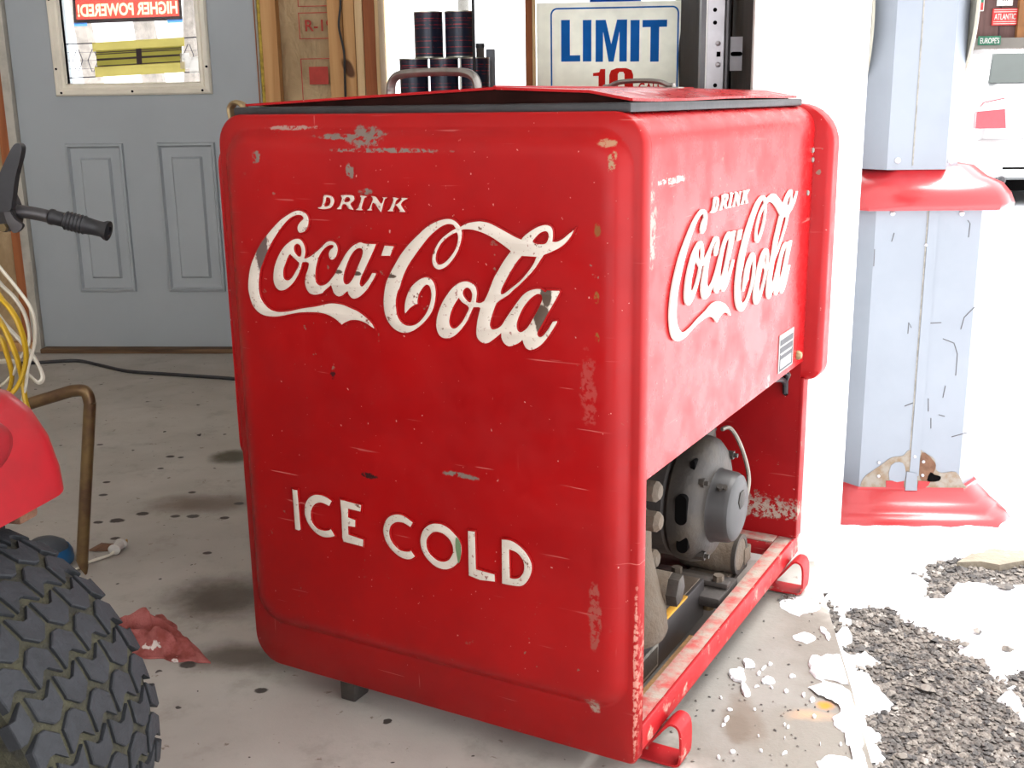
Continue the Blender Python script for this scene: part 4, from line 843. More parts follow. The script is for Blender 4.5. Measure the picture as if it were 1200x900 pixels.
# mirrored sign outside the door glass
sg = thing('window_sign', 'red sign reading HIGHER POWERED backwards through the door glass', 'sign')
QY = DY+0.028
P4 = [AY(x, y, QY) for x, y in ((87, 28), (214, 23.5), (209, -45), (82, -40))]
def qs(s, t, h=0.0):
    p = P4[0].lerp(P4[1], s).lerp(P4[3].lerp(P4[2], s), t); return (p.x, QY-h, p.z)
def quad(s0, s1, t0, t1, h0, h1, name, mat, par):
    if 'paper' in mat or 'tape' in mat: return MB().add([qs(s, t, h1) for s, t in ((s0, t0), (s1, t0), (s1, t1), (s0, t1))], [(0, 1, 2, 3)]).build(name, mat, par, False)
    vs = [qs(s, t, h) for h in (h0, h1) for s, t in ((s0, t0), (s1, t0), (s1, t1), (s0, t1))]
    return MB().add(vs, [(0, 1, 2, 3), (7, 6, 5, 4), (0, 4, 5, 1), (1, 5, 6, 2), (2, 6, 7, 3), (3, 7, 4, 0)]).build(name, mat, par, False)
quad(0, 1, 0, 0.07, -0.001, 0.001, 'sign_border', 'dark_purple', sg); quad(0, 0.025, 0.07, 1, -0.001, 0.001, 'sign_border', 'dark_purple', sg); quad(0.975, 1, 0.07, 1, -0.001, 0.001, 'sign_border', 'dark_purple', sg); LPS = [[(0.04+x*0.92, 0.115+y*0.22) for x, y in lp] for lp in text_loops('HIGHER POWERED!', 0.03, True)]
link('sign_field', shape_mesh([[(0.025, 0.07), (0.975, 0.07), (0.975, 1.0), (0.025, 1.0)]]+LPS, 0, 0, 0, lambda x, y, h: qs(x, y, 0.0002)), 'red_paper', sg, False)
link('lettering', text_mesh('HIGHER POWERED!', 1, 1, 0, lambda x, y, h: qs(0.04+x*0.92, 0.115+y*0.22, 0.0), 0.03, True), 'cream_paper', sg, False)
link('lettering', text_mesh('MORE MILES', 1, 1, 1, lambda x, y, h: qs(0.2+x*0.6, 0.42+y*0.22, 0.0012+h*0.0008), 0.03, True), 'cream', sg, False) if False else None
quad(0.0, 0.12, -0.045, 0.02, 0.0011, 0.0016, 'tape', 'blue_tape', sg); quad(0.86, 1.0, -0.045, 0.02, 0.0011, 0.0016, 'tape', 'blue_tape', sg)
# yellow louvred card behind the glass
P4 = [AY(x, y, DY+0.008) for x, y in ((112, 90.5), (217, 84.5), (216, 43.5), (108, 50))]; QY = DY+0.008
cd = thing('louvred_card', 'yellow card with two dark slotted openings against the door glass', 'card')
quad(0, 1, 0.0, 0.30, -0.002, 0.001, 'card_band', 'yellow_paper', cd); quad(0, 1, 0.74, 1.0, -0.002, 0.001, 'card_band', 'yellow_paper', cd)
quad(0.03, 0.97, 0.28, 0.76, -0.002, -0.0005, 'slot_backing', 'olive_paper', cd)
for t in (0.30, 0.47, 0.50, 0.64, 0.69): quad(0.03, 0.97, t, t+0.028, -0.0004, 0.0006, 'slat', 'dark_purple', cd)
quad(0.47, 0.53, 0.29, 0.76, 0.0002, 0.001, 'divider', 'dark_purple', cd)
quad(0.95, 1.05, 0.10, 0.55, 0.0012, 0.0016, 'tape', 'clear_tape', cd); quad(1.05, 1.16, -0.05, 0.42, 0.0, 0.0006, 'tape', 'clear_tape', cd)

# ---- garage door track and rope beside the jamb
tr = thing('door_track', 'galvanised steel garage door track with punched holes beside the white jamb', 'track')
TX0, TX1, TY = AY(829, 50, 2.45).x, AY(850, 50, 2.45).x, 2.45
MB().box(TX0, TX1, TY, TY+0.003, 0.0, 2.3).box(TX1-0.003, TX1, TY, TY+0.03, 0.0, 2.3).build('angle_iron', 'galvanized', tr, False)
MB().tube([(TX1+0.004, TY-0.004, 0.0), (TX1+0.004, TY-0.004, 2.3)], 0.006, 10).box(TX1+0.003, TX1+0.006, TY-0.004, TY+0.03, 0, 2.3).build('track_lip', 'steel_dark', tr)
MB().box(AY(821.5, 50, TY).x, AY(827, 50, TY).x, TY+0.002, TY+0.05, 0.0, 2.3).build('track_web', 'steel_dark', tr, False)
MB().box(AY(827, 50, TY).x, TX0-0.0005, TY-0.001, TY+0.003, 0.0, 2.3).build('track_edge', 'white_trim', tr, False)
for x, y in ((838, 11.5), (838, 26.5), (838, 100)):
    p = AY(x, y, TY); MB().cyl((p.x, TY-0.0008, p.z), (p.x, TY+0.001, p.z), 0.0042, 14).build('punched_hole', 'black_hole', tr)
for x, y in ((841.5, 51), (841.5, 76)):
    p = AY(x, y, TY); MB().lathe([(0.0055, 0), (0.005, 0.002), (0.0025, 0.0035), (0.0001, 0.004)], (p.x, TY, p.z), (0, -1, 0), 14).build('rivet', 'galvanized', tr)
p = AY(842, 63.5, TY); MB().box(p.x-0.004, p.x+0.004, TY-0.0008, TY+0.001, p.z-0.005, p.z+0.005).build('punched_hole', 'black_hole', tr, False)
a = AY(854, 83, 2.47); c = AY(888, 42.5, 2.47)
MB().box(a.x, 0.3099, 2.47, 2.473, a.z, c.z).build('wall_bracket', 'galvanized', tr, False)
a = AY(856, 66, 2.47); c = AY(870, 60.5, 2.47)
MB().prism(rrect(a.x, c.x, a.z, c.z, 0.005), lambda p, d: (p[0], d, p[1]), 2.4692, 2.4705).build('bracket_slot', 'black_hole', tr)
a = [AY(x, y, 2.62) for x, y in ((880, -40), (869, 0), (862, 40), (862, 80), (866, 120))]
tag(MB().tube([(min(v.x, 0.29), v.y, v.z) for v in smooth_path(a, 8)], 0.016, 10).build('pull_rope', 'rope'), 'thick dark brown rope hanging behind the galvanised door track', 'rope')

# ================================================================ things on the floor
def floor_path(pxs, z=0.006): return [Vector((G(x, y).x, G(x, y).y, z)) for x, y in pxs]
tag(MB().tube(smooth_path(floor_path([(20, 428), (50, 426.5), (75, 425), (95, 425), (118, 430), (150, 437), (190, 440), (235, 443), (275, 446), (330, 452)], 0.0065), 6), 0.0065, 8).build('floor_cord', 'black_rubber'), 'black power cord lying along the floor in front of the grey door', 'cord')
# white lamp cord with plug
pc = thing('plug_cord', 'white lamp cord ending in a small white plug on the concrete', 'cord')
pp = smooth_path(floor_path([(60, 676), (85, 672), (105, 661), (120, 656), (131, 652)], 0.005)+[Vector((G(136, 650).x, G(136, 650).y, 0.010))], 6)
off = Vector((0.0015, 0.003, 0))
MB().tube([p+off for p in pp], 0.003, 8).tube([p-off for p in pp], 0.003, 8).build('flat_cable', 'cord_white', pc)
p0 = Vector((G(135, 650).x, G(135, 650).y, 0.0125)); d = (Vector((G(151, 635).x, G(151, 635).y, 0.0125))-p0); d.z = 0; d.normalize(); n = Vector((-d.y, d.x, 0))
def plug_pt(a, s, z): q = p0+d*a+n*s; return (q.x, q.y, 0.0125+z)
def pring(a, w, h): return [plug_pt(a, w*math.cos(t)*1.0, h*math.sin(t)) for t in [i*math.pi/8 for i in range(16)]]
MB().loft([pring(-0.006, 0.008, 0.008), pring(-0.003, 0.014, 0.012), pring(0.000, 0.014, 0.012), pring(0.003, 0.010, 0.009), pring(0.028, 0.011, 0.010), pring(0.030, 0.015, 0.0122), pring(0.034, 0.015, 0.012)]).build('plug_body', 'plastic_white', pc, angle=50)
for s in (-0.0065, 0.0065):
    vs = [plug_pt(a, s+e, z) for a in (0.034, 0.052) for e in (-0.0012, 0.0012) for z in (-0.0035, 0.0035)]
    MB().add(vs, [(0, 1, 3, 2), (4, 6, 7, 5), (0, 4, 5, 1), (2, 3, 7, 6), (0, 2, 6, 4), (1, 5, 7, 3)]).build('prong', 'brass', pc, False)
# dead leaf by the plug
q = G(121, 643); vs = [(q.x+dx, q.y+dy, z) for dx, dy, z in ((-0.03, -0.012, 0.001), (-0.012, 0.02, 0.006), (0.01, 0.026, 0.002), (0.03, 0.012, 0.007), (0.02, -0.015, 0.002), (0.0, 0.0, 0.011), (-0.01, -0.022, 0.003))]
tag(MB().add(vs+[(x, y, z-0.001) for x, y, z in vs], [(0, 1, 5), (1, 2, 5), (2, 3, 5), (3, 4, 5), (4, 6, 5), (6, 0, 5), (8, 7, 12), (9, 8, 12), (10, 9, 12), (11, 10, 12), (13, 11, 12), (7, 13, 12), (0, 7, 8, 1), (1, 8, 9, 2), (2, 9, 10, 3), (3, 10, 11, 4), (4, 11, 13, 6), (6, 13, 7, 0)]).build('dead_leaf', 'rust', smooth=False), 'crumpled brown dead leaf on the floor next to the white plug', 'leaf')

# crumpled red rag
def rag():
    nu, nv = 46, 30
    c = [G(126, 728), G(190, 722), G(247, 778), G(150, 776)]
    top, bot = [], []
    for i in range(nu+1):
        for j in range(nv+1):
            s, t = i/nu, j/nv
            p = c[0].lerp(c[1], s).lerp(c[3].lerp(c[2], s), t)
            # folded narrower at the left, flat pointed corner at the right
            mid = c[0].lerp(c[3], 0.5); p = p.lerp(p.lerp(mid+(c[2]-mid)*s, 0.35), 1-s)
            r1 = math.exp(-((t-0.25-0.25*s)/0.10)**2)*0.046*math.sin(min(s*0.95+0.12, 1)*math.pi)**0.7
            r2 = math.exp(-((t-0.62-0.1*s)/0.10)**2)*0.036*(1-s)**0.4
            r3 = math.exp(-((s-0.36-0.2*t)/0.07)**2)*0.016*math.sin(t*math.pi)
            z = 0.006+max(r1, r2)+r3*0.6+0.012*noise.noise(Vector((p.x*38, p.y*30, 2.0)))
            edge = min(s, 1-s, t, 1-t)*8
            z = 0.004+(z-0.004)*min(1, 0.25+edge)
            sh = Vector((noise.noise(Vector((s*6, t*6, 5)))*0.010, noise.noise(Vector((s*6, t*6, 9)))*0.010, 0))
            q = p+sh; top.append((q.x, q.y, max(z, 0.004))); bot.append((q.x, q.y, max(z-0.004, 0.0005)))
    b = MB(); n = nv+1
    fs = [(i*n+j, i*n+j+1, (i+1)*n+j+1, (i+1)*n+j) for i in range(nu) for j in range(nv)]
    o = len(top); fb = [tuple(q+o for q in f[::-1]) for f in fs]
    rim = [i*n for i in range(nu+1)]+[nu*n+j for j in range(1, nv+1)]+[i*n+nv for i in range(nu-1, -1, -1)]+[j for j in range(nv-1, 0, -1)]
    fr = [(rim[i], rim[(i+1) % len(rim)], rim[(i+1) % len(rim)]+o, rim[i]+o) for i in range(len(rim))]
    return b.add(top+bot, fs+fb+fr).build('shop_rag', 'rag_red', angle=70)
tag(rag(), 'crumpled faded red shop rag lying beside the tractor tire', 'rag')

# bent steel pipe stand
P = [AY(x, y, 2.15) for x, y in ((97.5, 668), (104.5, 490), (105, 472), (99.5, 458.5), (84, 458), (15, 479), (-40, 496))]
path = [Vector((P[0].x, 2.15, 0.030)), P[1], P[2], P[3], P[4]]
L = P[5]+(P[5]-P[4]).normalized()*0.10
path = smooth_path(path, 8)+[P[5], L, Vector((L.x-0.03, 2.15, L.z-0.04)), Vector((L.x-0.03, 2.15, 0.0))]
ps = thing('pipe_stand', 'bent brown steel pipe stand on the floor behind the red fender', 'stand')
MB().tube(path, 0.0125, 14).build('bent_pipe', 'pipe_brown', ps)
bt = Vector((P[0].x, 2.15, 0.034)); MB().loft([[(bt.x+0.0128*math.cos(t), bt.y+0.0128*math.sin(t), bt.z) for t in [i*math.pi/7 for i in range(14)]], [(bt.x+0.002+0.009*math.cos(t), bt.y+0.008*math.sin(t), bt.z-0.020) for t in [i*math.pi/7 for i in range(14)]], [(bt.x+0.006+0.001*math.cos(t), bt.y+0.005*math.sin(t), 0.0) for t in [i*math.pi/7 for i in range(14)]]]).build('cut_end', 'pipe_brown', ps)
# rounded blue container behind the tire
q = G(66, 662); a = thing('plastic_jug', 'small dark rounded jug with a bright blue side behind the tire', 'jug', (q.x-0.02, q.y, 0))
MB().lathe([(0.0001, 0), (0.048, 0), (0.054, 0.01), (0.052, 0.03), (0.042, 0.048), (0.026, 0.058), (0.0001, 0.061)], (0, 0, 0), (0, 0, 1), 24).build('jug_body', 'dark_slate', a)
MB().lathe([(0.0530, 0.006), (0.0550, 0.012), (0.0532, 0.030), (0.0480, 0.040), (0.046, 0.038)], (0.003, -0.002, 0), (0, 0, 1), 24, False).build('blue_band', 'blue_plastic', a)

# handlebar of a walk-behind machine, and the cords hung on it
HY = 2.1
hb = thing('tiller_handlebar', 'black steel handlebar with ribbed rubber grip and clutch lever', 'handlebar')
h = [AY(x, y, HY) for x, y in ((-70, 238), (-20, 243), (18, 247), (45, 251), (64, 255.5))]
base = Vector((h[0].x-0.32, HY, 0.0))
MB().tube(smooth_path([base, Vector((h[0].x-0.30, HY, 0.40)), Vector((h[0].x-0.14, HY, 0.70)), h[0], h[1], h[2], h[3], h[4]], 8), 0.0125, 12).box(base.x-0.12, base.x+0.1, HY-0.1, HY+0.1, 0.0, 0.03, bev=0.006).build('handle_tube', 'steel_dark', hb)
g0, g1 = AY(58, 253.5, HY), AY(128.5, 271, HY); gd = (g1-g0); gl_ = gd.length
prof = [(0.0135, 0), (0.0155, 0.002), (0.0155, 0.008), (0.0140, 0.010), (0.0140, 0.030)]
for i in range(6): prof += [(0.0165, 0.032+i*0.007), (0.0185, 0.034+i*0.007), (0.0165, 0.0375+i*0.007)]
prof += [(0.0150, gl_-0.028), (0.0150, gl_-0.014), (0.0190, gl_-0.007), (0.0190, gl_-0.002), (0.013, gl_), (0.009, gl_), (0.009, gl_-0.005), (0.0001, gl_-0.005)]
MB().lathe(prof, g0, gd, 24).build('ribbed_grip', 'black_rubber', hb, angle=50)
def pxprism(pts, y0, y1, name, mat, par):
    q = smooth_path([(AY(x, y, HY).x, AY(x, y, HY).z) for x, y in pts], 4, True)
    rr = [[(p.x, yy, p.y) for p in q] for yy in (y0, y1)]
    return MB().loft(rr).build(name, mat, par, angle=40)
pxprism([(-14, 228), (5, 220), (14, 226), (22, 245), (22, 262), (16, 270), (5, 269), (-12, 258)], HY-0.020, HY+0.016, 'clamp_bracket', 'black_iron', hb)
pxprism([(-4, 240), (5, 215), (15, 192), (25, 172), (31, 167), (36, 171), (35, 182), (29, 206), (25, 235), (22, 245), (8, 246)], HY-0.036, HY-0.019, 'clutch_lever', 'black_rubber', hb)
pxprism([(12, 230), (16, 238), (24, 254), (34, 262), (30, 269), (22, 270), (13, 250)], HY-0.026, HY-0.017, 'lever_plate', 'steel_dark', hb)
p = AY(12, 265, HY); MB().cyl((p.x, HY-0.030, p.z), (p.x, HY-0.019, p.z), 0.008, 6).build('pivot_bolt', 'brass_dull', hb)

def hung_cord(name, label, mat, loops, r, Y0):
    t = thing(name, label, 'cord', group='extension cords hung on the handlebar')
    for i, pxs in enumerate(loops):
        pts = [AY(x, y, Y0+0.012*i+0.010*math.sin(k*1.3+i)) for k, (x, y) in enumerate(pxs)]
        MB().tube(smooth_path(pts, 8), r, 8, 1.8).build('cord_loop', mat, t)
    return t
hung_cord('extension_cord', 'white flat extension cord in long loops hung from the handlebar', 'cord_white', [
    [(-40, 262), (-14, 296), (2, 316), (20, 338), (36, 361), (41, 382), (40, 405), (33, 430), (30, 452), (24, 480), (19, 520), (-4, 530), (-30, 470), (-45, 380), (-40, 262)],
    [(-36, 262), (-20, 305), (0, 332), (16, 348), (28, 366), (34, 388), (33, 405), (22, 422), (14, 440), (-6, 450), (-30, 400), (-40, 330), (-36, 262)],
    [(-30, 262), (-25, 330), (0, 372), (18, 393), (36, 413), (46, 430), (50, 443), (44, 448), (30, 436), (18, 424), (0, 424), (-20, 430), (-35, 380), (-30, 262)]], 0.0034, 2.03)
hung_cord('extension_cord', 'yellow flat extension cord in loops hung from the handlebar', 'cord_yellow', [
    [(-34, 262), (-15, 320), (0, 348), (12, 362), (22, 380), (29, 403), (30, 425), (22, 450), (8, 466), (-10, 470), (-30, 440), (-40, 340), (-34, 262)],
    [(-26, 262), (-18, 350), (0, 376), (10, 395), (20, 420), (26, 445), (30, 470), (36, 490), (38, 507), (28, 520), (10, 510), (-20, 480), (-36, 400), (-26, 262)],
    [(-42, 262), (-20, 380), (0, 395), (8, 415), (14, 440), (10, 458), (2, 462), (-14, 450), (-34, 400), (-42, 262)]], 0.0042, 2.00)

# ================================================================ lawn tractor, mostly out of view to the left
TA = math.radians(80.7); AXD = Vector((math.cos(TA), math.sin(TA), 0)); FD = Vector((-AXD.y, AXD.x, 0))   # axle direction, forward direction
TC = Vector((-0.764, 1.108, 0)); TR, TWD = 0.2507, 0.2115
trac = thing('lawn_tractor', 'red lawn tractor with chunky turf tires and rounded fender', 'tractor', TC, TA-0.0)
# local axes: x = axle (away), y = forward (left), z = up
def tire_profile():
    w = TWD/2
    return [(0.105, -w*0.72), (0.125, -w*0.86), (0.165, -w*0.98), (0.200, -w*1.0), (0.229, -w*0.97), (0.2405, -w*0.80), (0.2450, -w*0.4), (0.2455, 0), (0.2450, w*0.4), (0.2405, w*0.80), (0.229, w*0.97), (0.200, w), (0.165, w*0.98), (0.125, w*0.86), (0.105, w*0.72)]
ROWS, COLS = 40, 5
def crown(s): return 0.2505-0.012*(abs(s)/(TWD/2))**3
def block(kind, col):
    """one tread block: chevron outline wrapped on the crown; s across, a around"""
    bw = TWD*1.0/COLS; s0 = -TWD/2+bw*(col+(0.5 if kind else 0)); g = 0.0070; da = 2*math.pi/ROWS; amp = 0.34*da*(1 if kind else -1)
    s1 = s0+bw
    s0c, s1c = max(s0+g/2, -TWD/2-0.004), min(s1-g/2, TWD/2+0.004)
    if s1c-s0c < 0.006: return None
    sm = (s0+s1)/2
    def zig(s): return amp*0.5*max(-1, min(1, (0.25-abs(s-sm)/bw)*6))
    ss = [s0c]+[sm+bw*q for q in (-0.41, -0.09, 0.09, 0.41) if s0c+0.002 < sm+bw*q < s1c-0.002]+[s1c]
    hg = 0.0105/0.25
    low = [(s, -da/2+hg/2+zig(s)) for s in ss]; up = [(s, da/2-hg/2+zig(s)) for s in ss]
    out = low+up[::-1]
    def pt(s, a, h): r = crown(s)+h; return (s, r*math.cos(a), r*math.sin(a))
    b = MB(); cs = sum(s for s, _ in out)/len(out); ca = sum(a for _, a in out)/len(out)
    r0 = [pt(s, a, -0.016) for s, a in out]; r1 = [pt(s, a, -0.0012) for s, a in out]; r2 = [pt(cs+(s-cs)*0.93, ca+(a-ca)*0.93, 0.0) for s, a in out]
    b.loft([r0, r1, r2], False, True)
    me = bpy.data.meshes.new('tread_block'); me.from_pydata(b.v, [], b.f); me.update()
    bm = bmesh.new(); bm.from_mesh(me); bmesh.ops.recalc_face_normals(bm, faces=bm.faces); bm.to_mesh(me); bm.free()
    me.materials.append(MATS['tire_rubber']); return me
BL = {(k, c): block(k, c) for k in (0, 1) for c in range(-1 if True else 0, COLS)}
def wheel(s_off, name='rear_wheel', tread_parts=True):
    w = bpy.data.objects.new(name, None); COL.objects.link(w); w.parent = trac; w.location = (s_off, 0, TR); w.empty_display_size = 0.05
    MB().lathe(tire_profile(), (0, 0, 0), (1, 0, 0), 64, False).build('tire_carcass', 'tire_groove', w, angle=50)
    MB().lathe([(0.0001, -0.03), (0.04, -0.03), (0.085, -0.045), (0.106, -0.078), (0.110, -0.082), (0.110, 0.082), (0.106, 0.078), (0.085, 0.05), (0.03, 0.045), (0.0001, 0.05)], (0, 0, 0), (1, 0, 0), 40, True).build('rim', 'rim_white', w, angle=40)
    joined = MB()
    for r in range(ROWS):
        kind = r % 2; a = 2*math.pi*r/ROWS
        for c in range(-1, COLS):
            me = BL[(kind, c)]
            if me is None or (kind == 0 and c < 0): continue
            if tread_parts:
                o = bpy.data.objects.new('tread_block', me); COL.objects.link(o); o.parent = w; o.rotation_euler = (a, 0, 0)
            else:
                ca, sa_ = math.cos(a), math.sin(a)
                joined.add([(v.co.x, v.co.y*ca-v.co.z*sa_, v.co.y*sa_+v.co.z*ca) for v in me.vertices], [tuple(p.vertices) for p in me.polygons])
    if not tread_parts:
        o = joined.build('tread', 'tire_rubber', w, False); o['kind'] = 'stuff'
    return w
wheel(0.0); wheel(-0.72, tread_parts=False)
MB().cyl((-0.66, 0, TR), (-0.07, 0, TR), 0.022, 14).box(-0.46, -0.26, -0.10, 0.22, 0.14, 0.33, bev=0.03).build('transaxle', 'black_iron', trac)
# fender pan, seat, hood, steering and front wheels
def pan(i, r): return rrect(-0.90+i, 0.186-i, -0.112+i, 0.42-i, r)
fr2 = [[(x, y, 0.516) for x, y in pan(0.008, 0.05)], [(x, y, 0.512) for x, y in pan(0.0, 0.055)], [(x, y, 0.540) for x, y in pan(0.001, 0.055)], [(x, y, 0.580) for x, y in pan(0.008, 0.052)],
       [(x, y, 0.614) for x, y in pan(0.020, 0.048)], [(x, y, 0.637) for x, y in pan(0.036, 0.042)], [(x, y, 0.648) for x, y in pan(0.056, 0.034)], [(x, y, 0.652) for x, y in pan(0.085, 0.025)]]
fender = MB().loft(fr2, False, True).build('fender', 'mower_red', trac, angle=60)
def loc_t(P): d = Vector(P)-TC; return d.dot(AXD), d.dot(FD), d.z
bx_, by_, bz_ = loc_t(AY(10, 520, 1.12))
rings = []
for t, k_ in ((0.0, 1.0), (0.35, 0.98), (0.7, 0.85), (0.92, 0.55), (1.0, 0.15)):
    rings.append([(bx_-0.03+0.055*k_*math.cos(a), by_+0.028-0.030*t, bz_+0.033*k_*math.sin(a)) for a in [i*math.pi/12 for i in range(24)]])
MB().loft(rings).build('fender_bulge', 'mower_red_dark', fender, angle=60)
MB().box(0.10, 0.135, -0.085, -0.02, 0.486, 0.514, bev=0.005).build('rusty_bracket', 'rust', fender)
MB().box(-0.50, -0.22, -0.06, 1.20, 0.30, 0.36, bev=0.01).build('chassis', 'black_iron', trac)
st_ = MB().box(-0.55, -0.17, 0.0, 0.36, 0.655, 0.715, bev=0.03, seg=3).build('seat', 'black_rubber', trac)
MB().box(-0.53, -0.19, -0.06, 0.0, 0.66, 0.95, bev=0.028, seg=3).build('seat_back', 'black_rubber', st_)
MB().loft([[(-0.36+sx_*w_, y, z) for sx_, z in ((-1, 0.36), (1, 0.36), (1, zt-0.05), (0.8, zt), (-0.8, zt), (-1, zt-0.05))] for y, w_, zt in ((0.70, 0.22, 0.80), (0.75, 0.23, 0.82), (1.15, 0.22, 0.74), (1.28, 0.19, 0.68))]).build('hood', 'mower_red', trac, angle=30)
MB().box(-0.60, -0.12, 0.42, 0.72, 0.30, 0.34, bev=0.01).build('floor_board', 'mower_red', trac)
MB().cyl((-0.36, 0.70, 0.80), (-0.36, 0.56, 0.98), 0.014, 12).build('steering_column', 'black_iron', trac)
MB().tube([(-0.36+0.16*math.cos(a), 0.56+0.12*math.sin(a), 0.98+0.10*math.sin(a)) for a in [i*math.pi/16 for i in range(33)]], 0.012, 8).tube([(-0.52, 0.56, 0.98), (-0.20, 0.56, 0.98)], 0.009, 8).build('steering_wheel', 'black_rubber', trac)
for sx_ in (-0.62, -0.10):
    fw = MB().lathe([(0.08, -0.06), (0.12, -0.072), (0.165, -0.066), (0.178, -0.04), (0.18, 0), (0.178, 0.04), (0.165, 0.066), (0.12, 0.072), (0.08, 0.06)], (sx_, 1.10, 0.18), (1, 0, 0), 40, False).build('front_tire', 'tire_rubber', trac)
    MB().lathe([(0.0001, -0.03), (0.07, -0.04), (0.082, -0.06), (0.082, 0.06), (0.07, 0.04), (0.0001, 0.03)], (sx_, 1.10, 0.18), (1, 0, 0), 30).build('front_rim', 'rim_white', fw)
MB().cyl((-0.62, 1.10, 0.18), (-0.10, 1.10, 0.18), 0.018, 12).box(-0.39, -0.33, 1.06, 1.14, 0.17, 0.32, bev=0.005).build('front_axle', 'black_iron', trac)

# ================================================================ outside: snow, gravel, pump, car, shop
def inside(p, poly):
    x, y = p; c = False
    for i in range(len(poly)):
        (x0, y0), (x1, y1) = poly[i], poly[i-1]
        if (y0 > y) != (y1 > y) and x < (x1-x0)*(y-y0)/(y1-y0)+x0: c = not c
    return c
def pdist(p, poly):
    x, y = p; best = 1e9
    for i in range(len(poly)):
        (x0, y0), (x1, y1) = poly[i], poly[i-1]; dx, dy = x1-x0, y1-y0
        t = max(0, min(1, ((x-x0)*dx+(y-y0)*dy)/(dx*dx+dy*dy+1e-12))); best = min(best, math.hypot(x-x0-t*dx, y-y0-t*dy))
    return best if not inside(p, poly) else -best
def gp(pts): return [(G(x, y, GZ).x, G(x, y, GZ).y) for x, y in pts]
BARE = [gp([(992, 716), (1035, 714), (1060, 728), (1092, 742), (1120, 762), (1150, 778), (1172, 800), (1180, 825), (1200, 845), (1240, 880), (1260, 960), (1040, 980), (1026, 905), (1030, 880), (1022, 845), (1048, 835), (1030, 815), (1012, 795), (1020, 775), (1005, 760), (985, 740)]),
        gp([(1088, 664), (1105, 660), (1130, 656), (1165, 654), (1230, 655), (1230, 688), (1195, 692), (1160, 694), (1135, 690), (1118, 694), (1096, 710), (1088, 694), (1082, 678)]),
        gp([(962, 690), (975, 704), (984, 722), (990, 744), (975, 748), (968, 722)]), gp([(984, 752), (1000, 765), (1006, 785), (990, 770)]),
        gp([(1178, 800), (1196, 790), (1240, 800), (1240, 840), (1200, 832)])]
def bare(x, y):
    w = 0.030*noise.noise(Vector((x*22, y*22, 0)))+0.016*noise.noise(Vector((x*70, y*70, 3)))
    return min(pdist((x, y), q) for q in BARE)+w
def snow_h(x, y):
    d = bare(x, y)
    base = GZ+0.028+0.010*noise.noise(Vector((x*5, y*5, 1)))+0.005*noise.noise(Vector((x*26, y*26, 4)))
    t = max(-1, min(1, d/0.03))
    return GZ-0.03+(base-GZ+0.03)*(0.5+0.5*t)
X0, X1, Y0, Y1, N1, N2 = 0.30, 1.95, 0.95, 3.25, 150, 210
vs, fs = [], []
for i in range(N2+1):
    for j in range(N1+1):
        y = Y0+(Y1-Y0)*i/N2; xe = max(edge_x(min(y, 2.31))+0.004, 0.1) if y < 2.30 else 0.525
        x = xe+(X1-xe)*j/N1; vs.append((x, y, snow_h(x, y)))
n1 = N1+1
fs = [(i*n1+j, i*n1+j+1, (i+1)*n1+j+1, (i+1)*n1+j) for i in range(N2) for j in range(N1)]
snow = MB().add(vs, fs)
# wider, coarser field
def coarse(x0, x1, y0, y1, nx, ny):
    o = [(x0+(x1-x0)*j/nx, y0+(y1-y0)*i/ny, GZ+0.028+0.012*noise.noise(Vector(((x0+(x1-x0)*j/nx)*0.7, (y0+(y1-y0)*i/ny)*0.7, 2)))) for i in range(ny+1) for j in range(nx+1)]
    snow.add(o, [(i*(nx+1)+j, i*(nx+1)+j+1, (i+1)*(nx+1)+j+1, (i+1)*(nx+1)+j) for i in range(ny) for j in range(nx)])
coarse(X1, 60, Y0, Y1, 60, 6); coarse(0.525, 60, Y1, 90, 60, 80); coarse(0.33, 60, -30, Y0, 60, 40); coarse(-50, 0.33, -30, -1.64, 40, 30); coarse(-50, 0.525, 4.53, 90, 50, 80)
so = snow.build('snow_cover', 'snow', angle=80); so['kind'] = 'stuff'; tag(so, 'bright snow lying over the yard outside the open door', 'snow')
# gravel stones in the bare patches
stones = MB(); big = []
def stone(b, c, r, seed):
    rr = random.Random(seed); R3 = Matrix.Rotation(rr.uniform(0, 6.28), 3, 'Z') @ Matrix.Rotation(rr.uniform(-.4, .4), 3, 'X')
    base_ = [(1, 0, 0), (0.3, 0.9, 0), (-0.8, 0.6, 0), (-0.8, -0.6, 0), (0.3, -0.9, 0), (0.1, 0.1, 0.75), (-0.1, -0.05, -0.6), (0.6, 0.3, 0.45)]
    P_ = [Vector(p) for p in base_]; P_ = [Vector((p.x*r*rr.uniform(.8, 1.3), p.y*r*rr.uniform(.7, 1.0), p.z*r*rr.uniform(.5, .9))) for p in P_]
    P_ = [Vector(c)+R3 @ p for p in P_]
    b.add(P_, [(0, 7, 5), (0, 1, 7), (1, 5, 7), (1, 2, 5), (2, 3, 5), (3, 4, 5), (4, 0, 5), (1, 0, 6), (2, 1, 6), (3, 2, 6), (4, 3, 6), (0, 4, 6)])
cnt = 0
for q in range(40000):
    y = rng.uniform(1.0, 2.65); x = rng.uniform(edge_x(min(y, 2.3))+0.012, 1.5)
    if bare(x, y) < 0.012:
        r = 0.0026+0.0058*rng.random()**2.4; stone(stones, (x, y, GZ+r*0.35), r, q); cnt += 1
o = stones.build('gravel_stones', 'stone', smooth=False); o['kind'] = 'stuff'; tag(o, 'loose grey gravel showing through the snow beside the slab', 'gravel')
